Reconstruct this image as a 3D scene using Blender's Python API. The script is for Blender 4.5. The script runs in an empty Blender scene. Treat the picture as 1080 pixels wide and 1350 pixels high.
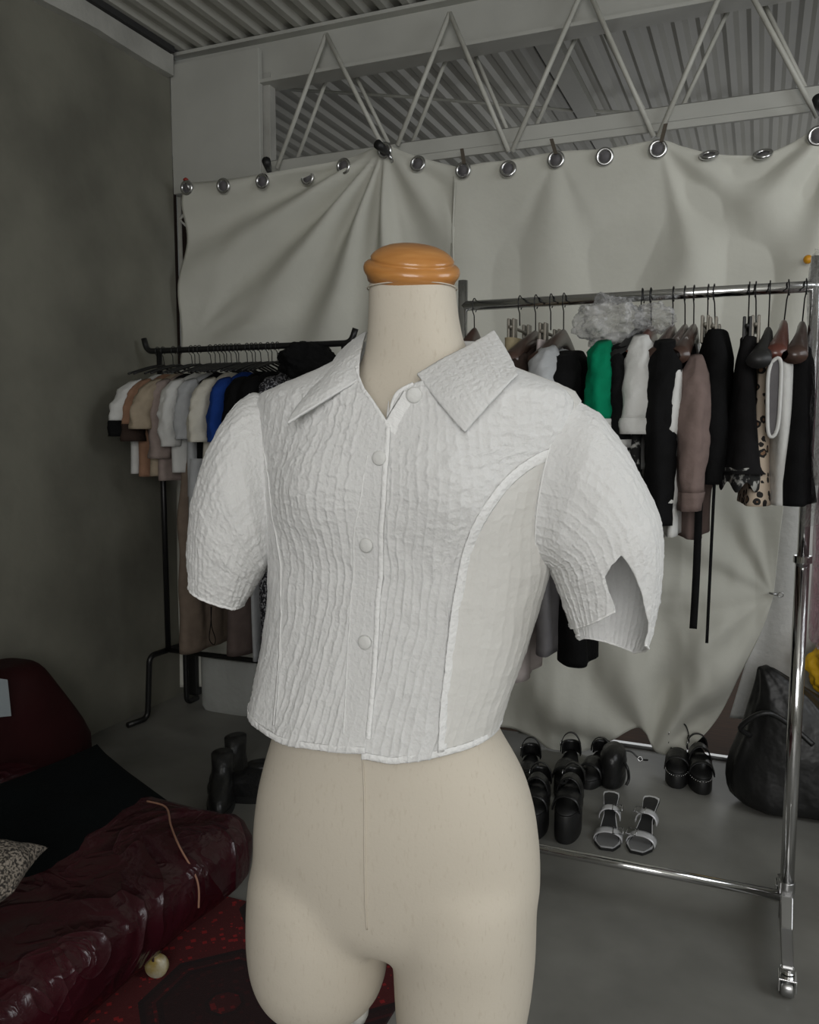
import bpy, bmesh, math, random
import numpy as np
from mathutils import Vector, Matrix, noise as mnoise

random.seed(7)
PI = math.pi
SC = bpy.context.scene
COL = SC.collection

# ------------------------------------------------------------------ camera
FPX, YAW, PITCH, EYE = 1110.0, math.radians(22.5), math.atan(115 / 1110), 1.30
cam_d = bpy.data.cameras.new('camera')
cam = bpy.data.objects.new('camera', cam_d)
COL.objects.link(cam)
cam.location = (0, 0, EYE)
cam.rotation_euler = (PI / 2 - PITCH, 0, YAW)
cam_d.sensor_fit = 'VERTICAL'
cam_d.sensor_height = 24.0
cam_d.lens = 24.0 * FPX / 1350.0
cam_d.clip_start = 0.02
SC.camera = cam

# ------------------------------------------------------------------ view, world, lights
SC.view_settings.view_transform = 'Standard'
SC.view_settings.look = 'None'
SC.view_settings.gamma = 1.0
SC.view_settings.use_curve_mapping = False
SC.view_settings.exposure = 0.35

W = bpy.data.worlds.new('world')
SC.world = W
W.use_nodes = True
W.node_tree.nodes['Background'].inputs[0].default_value = (0.80, 0.88, 1.0, 1)
W.node_tree.nodes['Background'].inputs[1].default_value = 0.35


def area(name, loc, target, sx, sy, power, col):
    d = bpy.data.lights.new(name, 'AREA')
    d.shape = 'RECTANGLE'
    d.size, d.size_y = sx, sy
    d.energy = power
    d.color = col
    o = bpy.data.objects.new(name, d)
    COL.objects.link(o)
    o.location = loc
    o.rotation_euler = (Vector(target) - Vector(loc)).to_track_quat('-Z', 'Y').to_euler()
    return o


# daylight entering the large window of the front wall; a side lamp added to brighten curtain and rack,
# and a lamp added by the solid end wall to lift the far ceiling
area('daylight_front_window', (0.95, -2.14, 1.9), (0.75, 0.0, 1.72), 2.1, 1.7, 50, (1.0, 0.985, 0.96))
area('right_fill_lamp', (2.14, 1.6, 2.15), (1.0, 1.7, 1.75), 1.5, 1.4, 17, (0.95, 0.98, 1.0))
area('far_room_fill', (0.0, 6.9, 1.7), (0.0, 3.0, 2.4), 3.2, 1.6, 15, (0.97, 0.99, 1.0))

# ------------------------------------------------------------------ geometry of view (for taking points off the photo)
cy_, sy_, cp_, sp_ = math.cos(YAW), math.sin(YAW), math.cos(PITCH), math.sin(PITCH)
FW = np.array([-sy_ * cp_, cy_ * cp_, -sp_])
RT = np.array([cy_, sy_, 0.0])
UP = np.cross(RT, FW)
HF = np.array([-sy_, cy_, 0.0])
C0 = np.array([0, 0, EYE])
ZZ = np.array([0, 0, 1.0])


def ray(x, y): return FW + RT * ((x - 540) / FPX) + UP * ((675 - y) / FPX)
def at_z(x, y, h):
    r = ray(x, y); return C0 + r * ((h - EYE) / r[2])
def at_y(x, y, v):
    r = ray(x, y); return C0 + r * (v / r[1])
def at_x(x, y, v):
    r = ray(x, y); return C0 + r * (v / r[0])
def at_d(x, y, d):
    """point at horizontal distance d in front of the eye"""
    r = ray(x, y); return C0 + r * (d / float(r @ HF))
def pr(p):
    d = np.asarray(p) - C0
    k = d @ FW
    return 540 + FPX * (d @ RT) / k, 675 - FPX * (d @ UP) / k


# ------------------------------------------------------------------ materials
def s2l(c):
    return tuple(((v / 255.0) / 12.92 if v / 255.0 <= 0.04045 else ((v / 255.0 + 0.055) / 1.055) ** 2.4) for v in c) + (1,)


def mat(name, col, rough=0.8, metal=0.0, var=0.0, vscale=8.0, vcol=None, vstretch=(1, 1, 1), bump=0.0, bscale=60.0,
        bstretch=(1, 1, 1), sheen=0.0, coat=0.0, trans=0.0, detail=5.0, contrast=(0.35, 0.65), spec=0.5, transl=0.0,
        bdist=0.01, coords='Object'):
    m = bpy.data.materials.new(name)
    m.use_nodes = True
    nt = m.node_tree
    N, L = nt.nodes, nt.links
    b = N['Principled BSDF']
    out = N['Material Output']
    c = col if len(col) == 4 else tuple(col) + (1,)
    b.inputs['Base Color'].default_value = c
    b.inputs['Roughness'].default_value = rough
    b.inputs['Metallic'].default_value = metal
    b.inputs['Specular IOR Level'].default_value = spec
    b.inputs['Sheen Weight'].default_value = sheen
    b.inputs['Coat Weight'].default_value = coat
    tc = N.new('ShaderNodeTexCoord')

    def mapped(st):
        mp = N.new('ShaderNodeMapping')
        mp.inputs['Scale'].default_value = st
        L.new(tc.outputs[coords], mp.inputs[0])
        return mp.outputs[0]
    if var > 0 or vcol is not None:
        nz = N.new('ShaderNodeTexNoise')
        nz.inputs['Scale'].default_value = vscale
        nz.inputs['Detail'].default_value = detail
        L.new(mapped(vstretch), nz.inputs['Vector'])
        rp = N.new('ShaderNodeValToRGB')
        rp.color_ramp.elements[0].position = contrast[0]
        rp.color_ramp.elements[1].position = contrast[1]
        L.new(nz.outputs[0], rp.inputs[0])
        if vcol is None:
            vcol = tuple(x * (1 - var) for x in c[:3]) + (1,)
        rp.color_ramp.elements[0].color = vcol if len(vcol) == 4 else tuple(vcol) + (1,)
        rp.color_ramp.elements[1].color = c
        L.new(rp.outputs[0], b.inputs['Base Color'])
    if bump > 0:
        nz = N.new('ShaderNodeTexNoise')
        nz.inputs['Scale'].default_value = bscale
        nz.inputs['Detail'].default_value = 4
        L.new(mapped(bstretch), nz.inputs['Vector'])
        bp = N.new('ShaderNodeBump')
        bp.inputs['Strength'].default_value = bump
        bp.inputs['Distance'].default_value = bdist
        L.new(nz.outputs[0], bp.inputs['Height'])
        L.new(bp.outputs[0], b.inputs['Normal'])
    sh = b.outputs[0]
    if transl > 0:
        tl = N.new('ShaderNodeBsdfTranslucent')
        tl.inputs[0].default_value = c
        mx = N.new('ShaderNodeMixShader')
        mx.inputs[0].default_value = transl
        L.new(sh, mx.inputs[1]); L.new(tl.outputs[0], mx.inputs[2])
        sh = mx.outputs[0]
    if trans > 0:
        tr = N.new('ShaderNodeBsdfTransparent')
        mx = N.new('ShaderNodeMixShader')
        mx.inputs[0].default_value = trans
        L.new(sh, mx.inputs[1]); L.new(tr.outputs[0], mx.inputs[2])
        sh = mx.outputs[0]
    if sh is not b.outputs[0]:
        L.new(sh, out.inputs[0])
    return m


def g(v): return (v, v, v, 1)


M = {}
M['concrete_wall'] = mat('concrete_wall', (0.205, 0.200, 0.162, 1), 0.85, var=0.36, vscale=2.4, bump=0.3, bscale=14, detail=8)
M['concrete_floor'] = mat('concrete_floor', (0.262, 0.258, 0.236, 1), 0.45, var=0.48, vscale=2.6, bump=0.05, bscale=20, detail=7, contrast=(0.3, 0.7))
M['white_paint'] = mat('white_paint', (0.50, 0.50, 0.46, 1), 0.6, var=0.12, vscale=3, bump=0.08, bscale=30)
M['old_plaster'] = mat('old_plaster', (0.46, 0.455, 0.42, 1), 0.8, var=0.2, vscale=6, bump=0.4, bscale=25)
M['corrugated'] = mat('corrugated', (0.50, 0.495, 0.45, 1), 0.5, var=0.25, vscale=2.5, vstretch=(1, 0.3, 1))
M['white_rod'] = mat('white_rod', (0.56, 0.555, 0.50, 1), 0.45, var=0.12, vscale=20)
M['curtain'] = mat('curtain', (0.72, 0.715, 0.64, 1), 0.85, var=0.06, vscale=4, bump=0.25, bscale=9, transl=0.12, bdist=0.02)
M['grommet'] = mat('grommet', (0.62, 0.62, 0.62, 1), 0.25, 1.0)
M['strap'] = mat('strap', s2l((92, 84, 74)), 0.8)
M['chrome'] = mat('chrome', (0.72, 0.72, 0.72, 1), 0.12, 1.0)
M['dull_chrome'] = mat('dull_chrome', (0.5, 0.5, 0.5, 1), 0.3, 1.0)
M['black_metal'] = mat('black_metal', g(0.010), 0.4)
M['wire'] = mat('wire', g(0.03), 0.35, 0.7)
M['hanger_wood'] = mat('hanger_wood', s2l((72, 52, 44)), 0.35, var=0.4, vscale=30, vstretch=(1, 0.2, 1), coat=0.3)
M['hanger_red'] = mat('hanger_red', s2l((96, 52, 42)), 0.3, var=0.3, vscale=30, vstretch=(1, 0.2, 1), coat=0.3)
M['hanger_grey'] = mat('hanger_grey', s2l((130, 125, 115)), 0.4, 0.3)
M['hanger_black'] = mat('hanger_black', g(0.012), 0.5)
M['linen'] = mat('linen', (0.60, 0.545, 0.455, 1), 0.85, vcol=(0.535, 0.475, 0.385, 1), vscale=300, vstretch=(1, 1, 0.25), bump=0.12, bscale=300, contrast=(0.22, 0.42), bdist=0.002)
M['cap_wood'] = mat('cap_wood', s2l((198, 140, 78)), 0.3, vcol=s2l((176, 116, 56)), vscale=22, vstretch=(1, 1, 6), coat=0.4, contrast=(0.3, 0.7))
M['blouse'] = mat('blouse', (0.80, 0.80, 0.79, 1), 0.85, bump=0.6, bscale=240, bstretch=(1, 1, 1), sheen=0.15, trans=0.05, transl=0.12, bdist=0.003)
M['blouse_side'] = mat('blouse_side', (0.81, 0.80, 0.765, 1), 0.85, bump=0.4, bscale=230, sheen=0.15, trans=0.12, transl=0.12, bdist=0.002)
M['blouse_seam'] = mat('blouse_seam', (0.81, 0.81, 0.80, 1), 0.85, bump=0.7, bscale=160, bdist=0.004)
M['button'] = mat('button', (0.66, 0.66, 0.64, 1), 0.6, bump=0.3, bscale=300, bdist=0.002)


def cloth(name, rgb, **k):
    a = dict(rough=0.9, var=0.15, vscale=25, bump=0.35, bscale=40, sheen=0.0, spec=0.15)
    a.update(k)
    r = a.pop('rough')
    M[name] = mat(name, s2l(rgb), r, **a)
    return M[name]


cloth('black_cloth', (17, 17, 18), var=0.3)
cloth('soft_black', (26, 25, 26), var=0.3)
cloth('white_cloth', (205, 205, 202), var=0.06)
cloth('cream_cloth', (200, 196, 184), var=0.06)
cloth('beige_cloth', (164, 150, 130))
cloth('salmon_cloth', (152, 118, 96))
cloth('brown_cloth', (56, 45, 40))
cloth('pink_grey_cloth', (150, 136, 130))
cloth('blue_cloth', (28, 60, 130))
cloth('green_cloth', (0, 122, 86))
cloth('mauve_cloth', (120, 104, 99))
cloth('taupe_cloth', (122, 108, 96))
cloth('dark_taupe_cloth', (98, 86, 82))
cloth('grey_cloth', (112, 110, 112))
cloth('pale_pink_cloth', (184, 174, 172), var=0.06)
cloth('tan_cloth', (158, 146, 118))
cloth('pale_grey_cloth', (176, 178, 180), var=0.08)
M['dark_floral'] = mat('dark_floral', s2l((150, 150, 155)), 0.9, vcol=s2l((26, 26, 32)), vscale=110, contrast=(0.50, 0.60), detail=2)
M['tattoo_print'] = mat('tattoo_print', s2l((165, 165, 160)), 0.9, vcol=s2l((20, 20, 20)), vscale=38, contrast=(0.50, 0.58), detail=3)


def leopard():
    m = mat('leopard', s2l((176, 158, 140)), 0.85)
    N, L = m.node_tree.nodes, m.node_tree.links
    tc = N.new('ShaderNodeTexCoord')
    v = N.new('ShaderNodeTexVoronoi')
    v.inputs['Scale'].default_value = 42
    v.inputs['Randomness'].default_value = 1
    nz = N.new('ShaderNodeTexNoise'); nz.inputs['Scale'].default_value = 60
    ad = N.new('ShaderNodeMath'); ad.operation = 'MULTIPLY_ADD'
    ad.inputs[1].default_value = 0.35
    L.new(tc.outputs['Object'], v.inputs['Vector']); L.new(tc.outputs['Object'], nz.inputs['Vector'])
    L.new(nz.outputs[0], ad.inputs[0]); L.new(v.outputs['Distance'], ad.inputs[2])
    r = N.new('ShaderNodeValToRGB')
    r.color_ramp.interpolation = 'CONSTANT'
    e = r.color_ramp.elements
    e[0].position = 0; e[0].color = s2l((120, 92, 70))
    e[1].position = 0.38; e[1].color = s2l((22, 18, 16))
    x = e.new(0.58); x.color = s2l((180, 164, 146))
    L.new(ad.outputs[0], r.inputs[0])
    L.new(r.outputs[0], N['Principled BSDF'].inputs['Base Color'])
    return m


M['leopard'] = leopard()
def leather():
    m = mat('maroon_leather', s2l((58, 15, 24)), 0.26, var=0.35, vscale=4, spec=0.6)
    N, L = m.node_tree.nodes, m.node_tree.links
    tc = N.new('ShaderNodeTexCoord')
    prev = None
    for sc, ds, dist, stg in ((2.6, 1.4, .08, .50), (8.0, 1.2, .025, .35), (60.0, 0.3, .002, .4)):
        z_ = N.new('ShaderNodeTexNoise'); z_.inputs['Scale'].default_value = sc; z_.inputs['Distortion'].default_value = ds; z_.inputs['Detail'].default_value = 2
        L.new(tc.outputs['Object'], z_.inputs['Vector'])
        # ridged: fold lines where the noise crosses its middle
        a = N.new('ShaderNodeMath'); a.operation = 'SUBTRACT'; a.inputs[1].default_value = .5; L.new(z_.outputs[0], a.inputs[0])
        b = N.new('ShaderNodeMath'); b.operation = 'ABSOLUTE'; L.new(a.outputs[0], b.inputs[0])
        c = N.new('ShaderNodeMath'); c.operation = 'POWER'; c.inputs[1].default_value = .6; L.new(b.outputs[0], c.inputs[0])
        bp = N.new('ShaderNodeBump'); bp.inputs['Strength'].default_value = stg; bp.inputs['Distance'].default_value = dist; bp.invert = True
        L.new(c.outputs[0], bp.inputs['Height'])
        if prev: L.new(prev, bp.inputs['Normal'])
        prev = bp.outputs[0]
    L.new(prev, N['Principled BSDF'].inputs['Normal'])
    return m


M['maroon_leather'] = leather()
M['dark_maroon'] = mat('dark_maroon', s2l((46, 14, 16)), 0.6, spec=.2, var=0.3, vscale=5, bump=0.3, bscale=8, bdist=0.02)
M['stitch'] = mat('stitch', s2l((150, 110, 90)), 0.7)
M['cushion_black'] = mat('cushion_black', s2l((7, 11, 12)), 0.95, spec=0.1, bump=0.3, bscale=120)
M['tweed'] = mat('tweed', s2l((150, 140, 128)), 0.95, vcol=s2l((52, 48, 44)), vscale=180, contrast=(0.42, 0.58), bump=0.5, bscale=200, detail=2)
M['dark_gap'] = mat('dark_gap', g(.03), 0.9)
M['paper'] = mat('paper', s2l((150, 158, 162)), 0.8)
M['black_leather'] = mat('black_leather', g(0.012), 0.33, bump=0.35, bscale=30, bdist=0.01)
M['black_suede'] = mat('black_suede', g(0.010), 0.8)
M['black_rubber'] = mat('black_rubber', g(0.014), 0.5)
M['silver_leather'] = mat('silver_leather', (0.78, 0.78, 0.80, 1), 0.35, 0.35, var=0.15, vscale=20, bump=0.2, bscale=40)
M['insole'] = mat('insole', g(0.02), 0.5)
M['grey_insole'] = mat('grey_insole', (0.28, 0.28, 0.28, 1), 0.4, 0.4)
M['nylon'] = mat('nylon', g(0.011), 0.42, bump=0.5, bscale=5, bdist=0.05)
M['wood_floor'] = mat('wood_floor', s2l((96, 66, 46)), 0.75, vcol=s2l((80, 58, 44)), vscale=10, vstretch=(1, 8, 1))
M['yellow_bag'] = mat('yellow_bag', s2l((226, 178, 30)), 0.5, bump=0.4, bscale=12, bdist=0.02)
M['orange_plastic'] = mat('orange_plastic', s2l((214, 150, 24)), 0.4)
M['red_plastic'] = mat('red_plastic', s2l((150, 40, 30)), 0.4)
M['white_bag'] = mat('white_bag', s2l((170, 172, 168)), 0.7, bump=0.5, bscale=8, bdist=0.03)
M['castor'] = mat('castor', s2l((190, 186, 168)), 0.35, vcol=s2l((150, 130, 70)), vscale=30)
M['metal_bracket'] = mat('metal_bracket', (0.62, 0.62, 0.58, 1), 0.4, 0.3)
M['print_black'] = mat('print_black', g(0.02), 0.8)


def plastic(name, tint, tr=0.72, sc=18):
    m = bpy.data.materials.new(name)
    m.use_nodes = True
    N, L = m.node_tree.nodes, m.node_tree.links
    out = N['Material Output']
    b = N['Principled BSDF']
    b.inputs['Base Color'].default_value = tint
    b.inputs['Roughness'].default_value = 0.15
    b.inputs['Specular IOR Level'].default_value = 0.8
    tr_ = N.new('ShaderNodeBsdfTransparent')
    mx = N.new('ShaderNodeMixShader')
    tc = N.new('ShaderNodeTexCoord')
    nz = N.new('ShaderNodeTexNoise'); nz.inputs['Scale'].default_value = sc; nz.inputs['Detail'].default_value = 6
    nz.inputs['Distortion'].default_value = 1.2
    L.new(tc.outputs['Object'], nz.inputs['Vector'])
    r = N.new('ShaderNodeMapRange')
    r.inputs['From Min'].default_value = 0.35; r.inputs['From Max'].default_value = 0.65
    r.inputs['To Min'].default_value = tr - 0.22; r.inputs['To Max'].default_value = min(0.97, tr + 0.2)
    L.new(nz.outputs[0], r.inputs['Value'])
    L.new(r.outputs[0], mx.inputs[0])
    bp = N.new('ShaderNodeBump'); bp.inputs['Strength'].default_value = 0.9; bp.inputs['Distance'].default_value = 0.03
    L.new(nz.outputs[0], bp.inputs['Height']); L.new(bp.outputs[0], b.inputs['Normal'])
    L.new(b.outputs[0], mx.inputs[1]); L.new(tr_.outputs[0], mx.inputs[2])
    L.new(mx.outputs[0], out.inputs[0])
    return m


M['clear_plastic'] = plastic('clear_plastic', (0.55, 0.55, 0.55, 1), 0.62)
M['thin_plastic'] = plastic('thin_plastic', (0.7, 0.7, 0.7, 1), 0.68)
M['pink_plastic'] = plastic('pink_plastic', (0.55, 0.32, 0.38, 1), 0.5)


def rug_mat():
    m = mat('rug_wool', s2l((150, 30, 30)), 0.95, bump=0.3, bscale=300)
    N, L = m.node_tree.nodes, m.node_tree.links

    def math_(op, a, b=None, c=None):
        n = N.new('ShaderNodeMath'); n.operation = op
        for i, v in enumerate((a, b, c)):
            if v is None: continue
            if isinstance(v, (int, float)): n.inputs[i].default_value = v
            else: L.new(v, n.inputs[i])
        return n.outputs[0]
    tc = N.new('ShaderNodeTexCoord')
    sx = N.new('ShaderNodeSeparateXYZ'); L.new(tc.outputs['Object'], sx.inputs[0])
    px_, py_ = 0.46, 0.40
    X = math_('SUBTRACT', math_('WRAP', math_('ADD', sx.outputs[0], 0.23), px_, 0.0), px_ / 2)
    Yv = math_('SUBTRACT', math_('WRAP', math_('ADD', sx.outputs[1], 0.20), py_, 0.0), py_ / 2)
    ax = math_('ABSOLUTE', X); ay = math_('ABSOLUTE', Yv)
    d = math_('MAXIMUM', math_('MAXIMUM', ax, ay), math_('MULTIPLY', math_('ADD', ax, ay), 0.7071))
    ring = N.new('ShaderNodeValToRGB'); ring.color_ramp.interpolation = 'CONSTANT'
    e = ring.color_ramp.elements
    D, R, Bk = s2l((50, 14, 16)), s2l((96, 20, 22)), s2l((24, 12, 14))
    cr = [(0, R), (0.16, Bk), (0.2, D), (0.62, Bk), (0.68, R), (0.72, D), (0.80, Bk), (0.86, s2l((138, 24, 26)))]
    e[0].position, e[0].color = cr[0]
    e[1].position, e[1].color = cr[1]
    for p, c in cr[2:]:
        q = e.new(p); q.color = c
    L.new(math_('DIVIDE', d, 0.21), ring.inputs[0])
    br = N.new('ShaderNodeTexVoronoi'); br.inputs['Scale'].default_value = 44; br.distance = 'MANHATTAN'
    L.new(tc.outputs['Object'], br.inputs['Vector'])
    rr = N.new('ShaderNodeValToRGB'); rr.color_ramp.interpolation = 'CONSTANT'
    q = rr.color_ramp.elements
    q[0].color = (0, 0, 0, 1); q[1].position = 0.40; q[1].color = (1, 1, 1, 1)
    L.new(br.outputs['Distance'], rr.inputs[0])
    mx = N.new('ShaderNodeMix'); mx.data_type = 'RGBA'
    inside = math_('LESS_THAN', d, 5.0)
    fac = math_('MULTIPLY', math_('MULTIPLY', rr.outputs[0], inside), 0.75)
    L.new(fac, mx.inputs[0])
    L.new(ring.outputs[0], mx.inputs[6]); mx.inputs[7].default_value = s2l((30, 12, 14))
    L.new(mx.outputs[2], N['Principled BSDF'].inputs['Base Color'])
    return m


M['rug'] = rug_mat()


# ------------------------------------------------------------------ mesh helpers
class MB:
    def __init__(s): s.v, s.f = [], []

    def add(s, vs, fs):
        o = len(s.v)
        s.v += [tuple(map(float, p)) for p in vs]
        s.f += [tuple(o + i for i in f) for f in fs]
        return s

    def box(s, a, b):
        x0, y0, z0 = a; x1, y1, z1 = b
        return s.add([(x0, y0, z0), (x1, y0, z0), (x1, y1, z0), (x0, y1, z0), (x0, y0, z1), (x1, y0, z1), (x1, y1, z1), (x0, y1, z1)],
                     [(0, 3, 2, 1), (4, 5, 6, 7), (0, 1, 5, 4), (1, 2, 6, 5), (2, 3, 7, 6), (3, 0, 4, 7)])

    def obox(s, c, ax, ay, az):
        """box from a centre and three half-axis vectors"""
        c, ax, ay, az = map(np.asarray, (c, ax, ay, az))
        vs = [c + i * ax + j * ay + k * az for k in (-1, 1) for (i, j) in ((-1, -1), (1, -1), (1, 1), (-1, 1))]
        return s.add(vs, [(0, 3, 2, 1), (4, 5, 6, 7), (0, 1, 5, 4), (1, 2, 6, 5), (2, 3, 7, 6), (3, 0, 4, 7)])

    def loft(s, rings, cap=True, closed=True):
        n = len(rings[0]); vs = []; fs = []
        for r in rings: vs += list(r)
        for i in range(len(rings) - 1):
            for j in range(n if closed else n - 1):
                k = (j + 1) % n
                fs.append((i * n + j, i * n + k, (i + 1) * n + k, (i + 1) * n + j))
        if cap and closed:
            fs.append(tuple(range(n - 1, -1, -1)))
            fs.append(tuple((len(rings) - 1) * n + j for j in range(n)))
        return s.add(vs, fs)

    def tube(s, pts, r, n=8, closed=False, cap=True):
        P = [np.asarray(p, float) for p in pts]
        m = len(P)
        rr = r if hasattr(r, '__len__') else [r] * m
        T = []
        for i in range(m):
            a = P[(i - 1) % m] if (closed or i > 0) else P[i]
            b = P[(i + 1) % m] if (closed or i < m - 1) else P[i]
            t = b - a
            T.append(t / (np.linalg.norm(t) + 1e-12))
        up = np.array([0, 0, 1.0]) if abs(T[0][2]) < 0.9 else np.array([1.0, 0, 0])
        nrm = np.cross(T[0], up); nrm /= np.linalg.norm(nrm)
        rings = []
        for i in range(m):
            nrm = nrm - T[i] * (nrm @ T[i]); nrm /= (np.linalg.norm(nrm) + 1e-12)
            bn = np.cross(T[i], nrm)
            rings.append([P[i] + rr[i] * (math.cos(2 * PI * k / n) * nrm + math.sin(2 * PI * k / n) * bn) for k in range(n)])
        if closed:
            rings.append(rings[0])
            return s.loft(rings, cap=False)
        return s.loft(rings, cap=cap)

    def ring(s, c, r, t, nrm, n=24, m=8):
        c = np.asarray(c, float); nrm = np.asarray(nrm, float); nrm = nrm / np.linalg.norm(nrm)
        a = np.cross(nrm, (0, 0, 1.0)) if abs(nrm[2]) < 0.9 else np.cross(nrm, (1.0, 0, 0))
        a /= np.linalg.norm(a); b = np.cross(nrm, a)
        return s.tube([c + r * (math.cos(2 * PI * k / n) * a + math.sin(2 * PI * k / n) * b) for k in range(n)], t, m, closed=True)

    def lathe(s, prof, c, axis=(0, 0, 1), n=28, start=None):
        axis = np.asarray(axis, float); axis /= np.linalg.norm(axis)
        a = np.cross(axis, (1.0, 0, 0)) if abs(axis[0]) < 0.9 else np.cross(axis, (0, 1.0, 0))
        a /= np.linalg.norm(a); b = np.cross(axis, a)
        c = np.asarray(c, float)
        return s.loft([[c + h * axis + r * (math.cos(2 * PI * k / n) * a + math.sin(2 * PI * k / n) * b) for k in range(n)] for r, h in prof])

    def grid(s, G, flip=False):
        nu, nv = G.shape[:2]
        fs = []
        for i in range(nu - 1):
            for j in range(nv - 1):
                q = (i * nv + j, (i + 1) * nv + j, (i + 1) * nv + j + 1, i * nv + j + 1)
                fs.append(q[::-1] if flip else q)
        return s.add(G.reshape(-1, 3), fs)

    def build(s, name, m, parent=None, smooth=True, angle=None, bevel=0.0, solid=0.0, sub=0, org=None):
        V = np.array(s.v)
        lo, hi = V.min(0), V.max(0)
        o3 = np.array([(lo[0] + hi[0]) / 2, (lo[1] + hi[1]) / 2, lo[2]]) if org is None else np.asarray(org, float)
        me = bpy.data.meshes.new(name)
        me.from_pydata((V - o3).tolist(), [], s.f)
        me.materials.append(m if not isinstance(m, str) else M[m])
        me.validate()
        o = bpy.data.objects.new(name, me)
        COL.objects.link(o)
        o.location = o3.tolist()
        if parent is not None:
            o.parent = parent
            o.matrix_parent_inverse = WORLD[parent.name].inverted()
        WORLD[o.name] = Matrix.Translation(o3.tolist())
        if bevel > 0:
            b = o.modifiers.new('bevel', 'BEVEL'); b.width = bevel; b.segments = 2; b.limit_method = 'ANGLE'
        if solid > 0:
            q = o.modifiers.new('solid', 'SOLIDIFY'); q.thickness = solid; q.offset = 0
        if sub > 0:
            q = o.modifiers.new('sub', 'SUBSURF'); q.levels = sub; q.render_levels = sub
        if smooth:
            me.polygons.foreach_set('use_smooth', [True] * len(me.polygons))
            if angle is not None or bevel > 0:
                me.set_sharp_from_angle(angle=math.radians(angle or 40))
        return o


WORLD = {}


def tag(o, label=None, cat=None, group=None, kind=None):
    if label: o['label'] = label
    if cat: o['category'] = cat
    if group: o['group'] = group
    if kind: o['kind'] = kind
    return o


def thing(name, label, cat, loc, group=None):
    o = bpy.data.objects.new(name, None)
    COL.objects.link(o)
    loc = [float(v) for v in loc]
    o.location = loc
    o.empty_display_size = 0.05
    WORLD[o.name] = Matrix.Translation(loc)
    return tag(o, label, cat, group)


def struct(o): o['kind'] = 'structure'; return o


def interp(x, xs, ys): return np.interp(x, xs, ys)


def smooth_poly(pts, n, closed=False):
    """Catmull-Rom through points, n samples evenly by parameter"""
    P = np.array(pts, float)
    m = len(P)
    out = []
    for t in np.linspace(0, m - 1, n):
        i = min(int(t), m - 2); u = t - i
        p0, p1, p2, p3 = P[max(i - 1, 0)], P[i], P[i + 1], P[min(i + 2, m - 1)]
        out.append(0.5 * ((2 * p1) + (-p0 + p2) * u + (2 * p0 - 5 * p1 + 4 * p2 - p3) * u * u + (-p0 + 3 * p1 - 3 * p2 + p3) * u ** 3))
    return np.array(out)


def arc_len_resample(P, n):
    d = np.r_[0, np.cumsum(np.linalg.norm(np.diff(P, axis=0), axis=1))]
    t = np.linspace(0, d[-1], n)
    return np.stack([np.interp(t, d, P[:, k]) for k in range(P.shape[1])], 1)


def nz(p, s=1.0): return mnoise.noise(Vector((float(p[0]) * s, float(p[1]) * s, float(p[2]) * s)))


def grid_normals(G):
    du = np.gradient(G, axis=0); dv = np.gradient(G, axis=1)
    n = np.cross(du, dv)
    return n / (np.linalg.norm(n, axis=2, keepdims=True) + 1e-12)


# ================================================================== THE ROOM
XL, XR, YF, YB, ZC = -2.55, 2.2, -2.2, 3.36, 2.985
struct(MB().box((XL - .1, YF - .1, -.1), (XR + .1, YB + 0.02, 0)).build('floor', 'concrete_floor', smooth=False))
struct(MB().box((XL - .6, YB + 0.02, -.1), (XR + .1, 7.0, -0.004)).build('trim_1', 'wood_floor', smooth=False))
struct(MB().box((XL - .12, YF - .1, 0), (XL, YB - .06, ZC + .1)).build('wall_left', 'concrete_wall', smooth=False))
# front wall with a window opening
wf = MB()
wx0, wx1, wz0, wz1 = -0.15, 2.05, 1.0, 2.8
wf.box((XL, YF - .1, 0), (wx0, YF, ZC)).box((wx1, YF - .1, 0), (XR, YF, ZC)).box((wx0, YF - .1, 0), (wx1, YF, wz0)).box((wx0, YF - .1, wz1), (wx1, YF, ZC))
struct(wf.build('wall_front', 'white_paint', smooth=False))
w = MB()
for x in (wx0, (wx0 + wx1) / 2, wx1): w.box((x - .02, YF - .07, wz0), (x + .02, YF - .03, wz1))
for z_ in (wz0, wz1): w.box((wx0, YF - .07, z_ - .02), (wx1, YF - .03, z_ + .02))
struct(w.build('window_1', 'white_paint', smooth=False))
wr = MB()
a0, a1, b0, b1 = 0.8, 2.4, 1.4, 2.85
wr.box((XR, YF, 0), (XR + .1, a0, ZC)).box((XR, a1, 0), (XR + .1, 7.0, ZC)).box((XR, a0, 0), (XR + .1, a1, b0)).box((XR, a0, b1), (XR + .1, a1, ZC))
struct(wr.build('wall_right', 'white_paint', smooth=False))
w = MB()
for y in (a0, (a0 + a1) / 2, a1): w.box((XR + .03, y - .02, b0), (XR + .07, y + .02, b1))
for z_ in (b0, b1): w.box((XR + .03, a0, z_ - .02), (XR + .07, a1, z_ + .02))
struct(w.build('added_window', 'white_paint', smooth=False))  # window added in the unseen right wall to hold the side lamp
# far room: end wall and left side
struct(MB().box((XL - .6, 7.0, -.1), (XR + .1, 7.1, ZC)).build('wall_back', 'white_paint', smooth=False))
struct(MB().box((XL - .62, YB, -.1), (XL - .5, 7.0, 2.70)).build('wall_far_left', 'brown_cloth', smooth=False))


# corrugated ceiling, ridges running away from the camera
def corrugated(y0, y1, z, x0=XL - .6, x1=XR + .1, per=0.100, h=0.017):
    prof = []
    x = x0
    while x < x1:
        prof += [(x, z + h), (x + per * .30, z + h), (x + per * .50, z), (x + per * .80, z)]
        x += per
    prof.append((x, z + h))
    b = MB()
    n = len(prof)
    b.add([(p[0], y, p[1]) for y in (y0, y1) for p in prof], [(i, i + 1, n + i + 1, n + i) for i in range(n - 1)])
    return b


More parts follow.
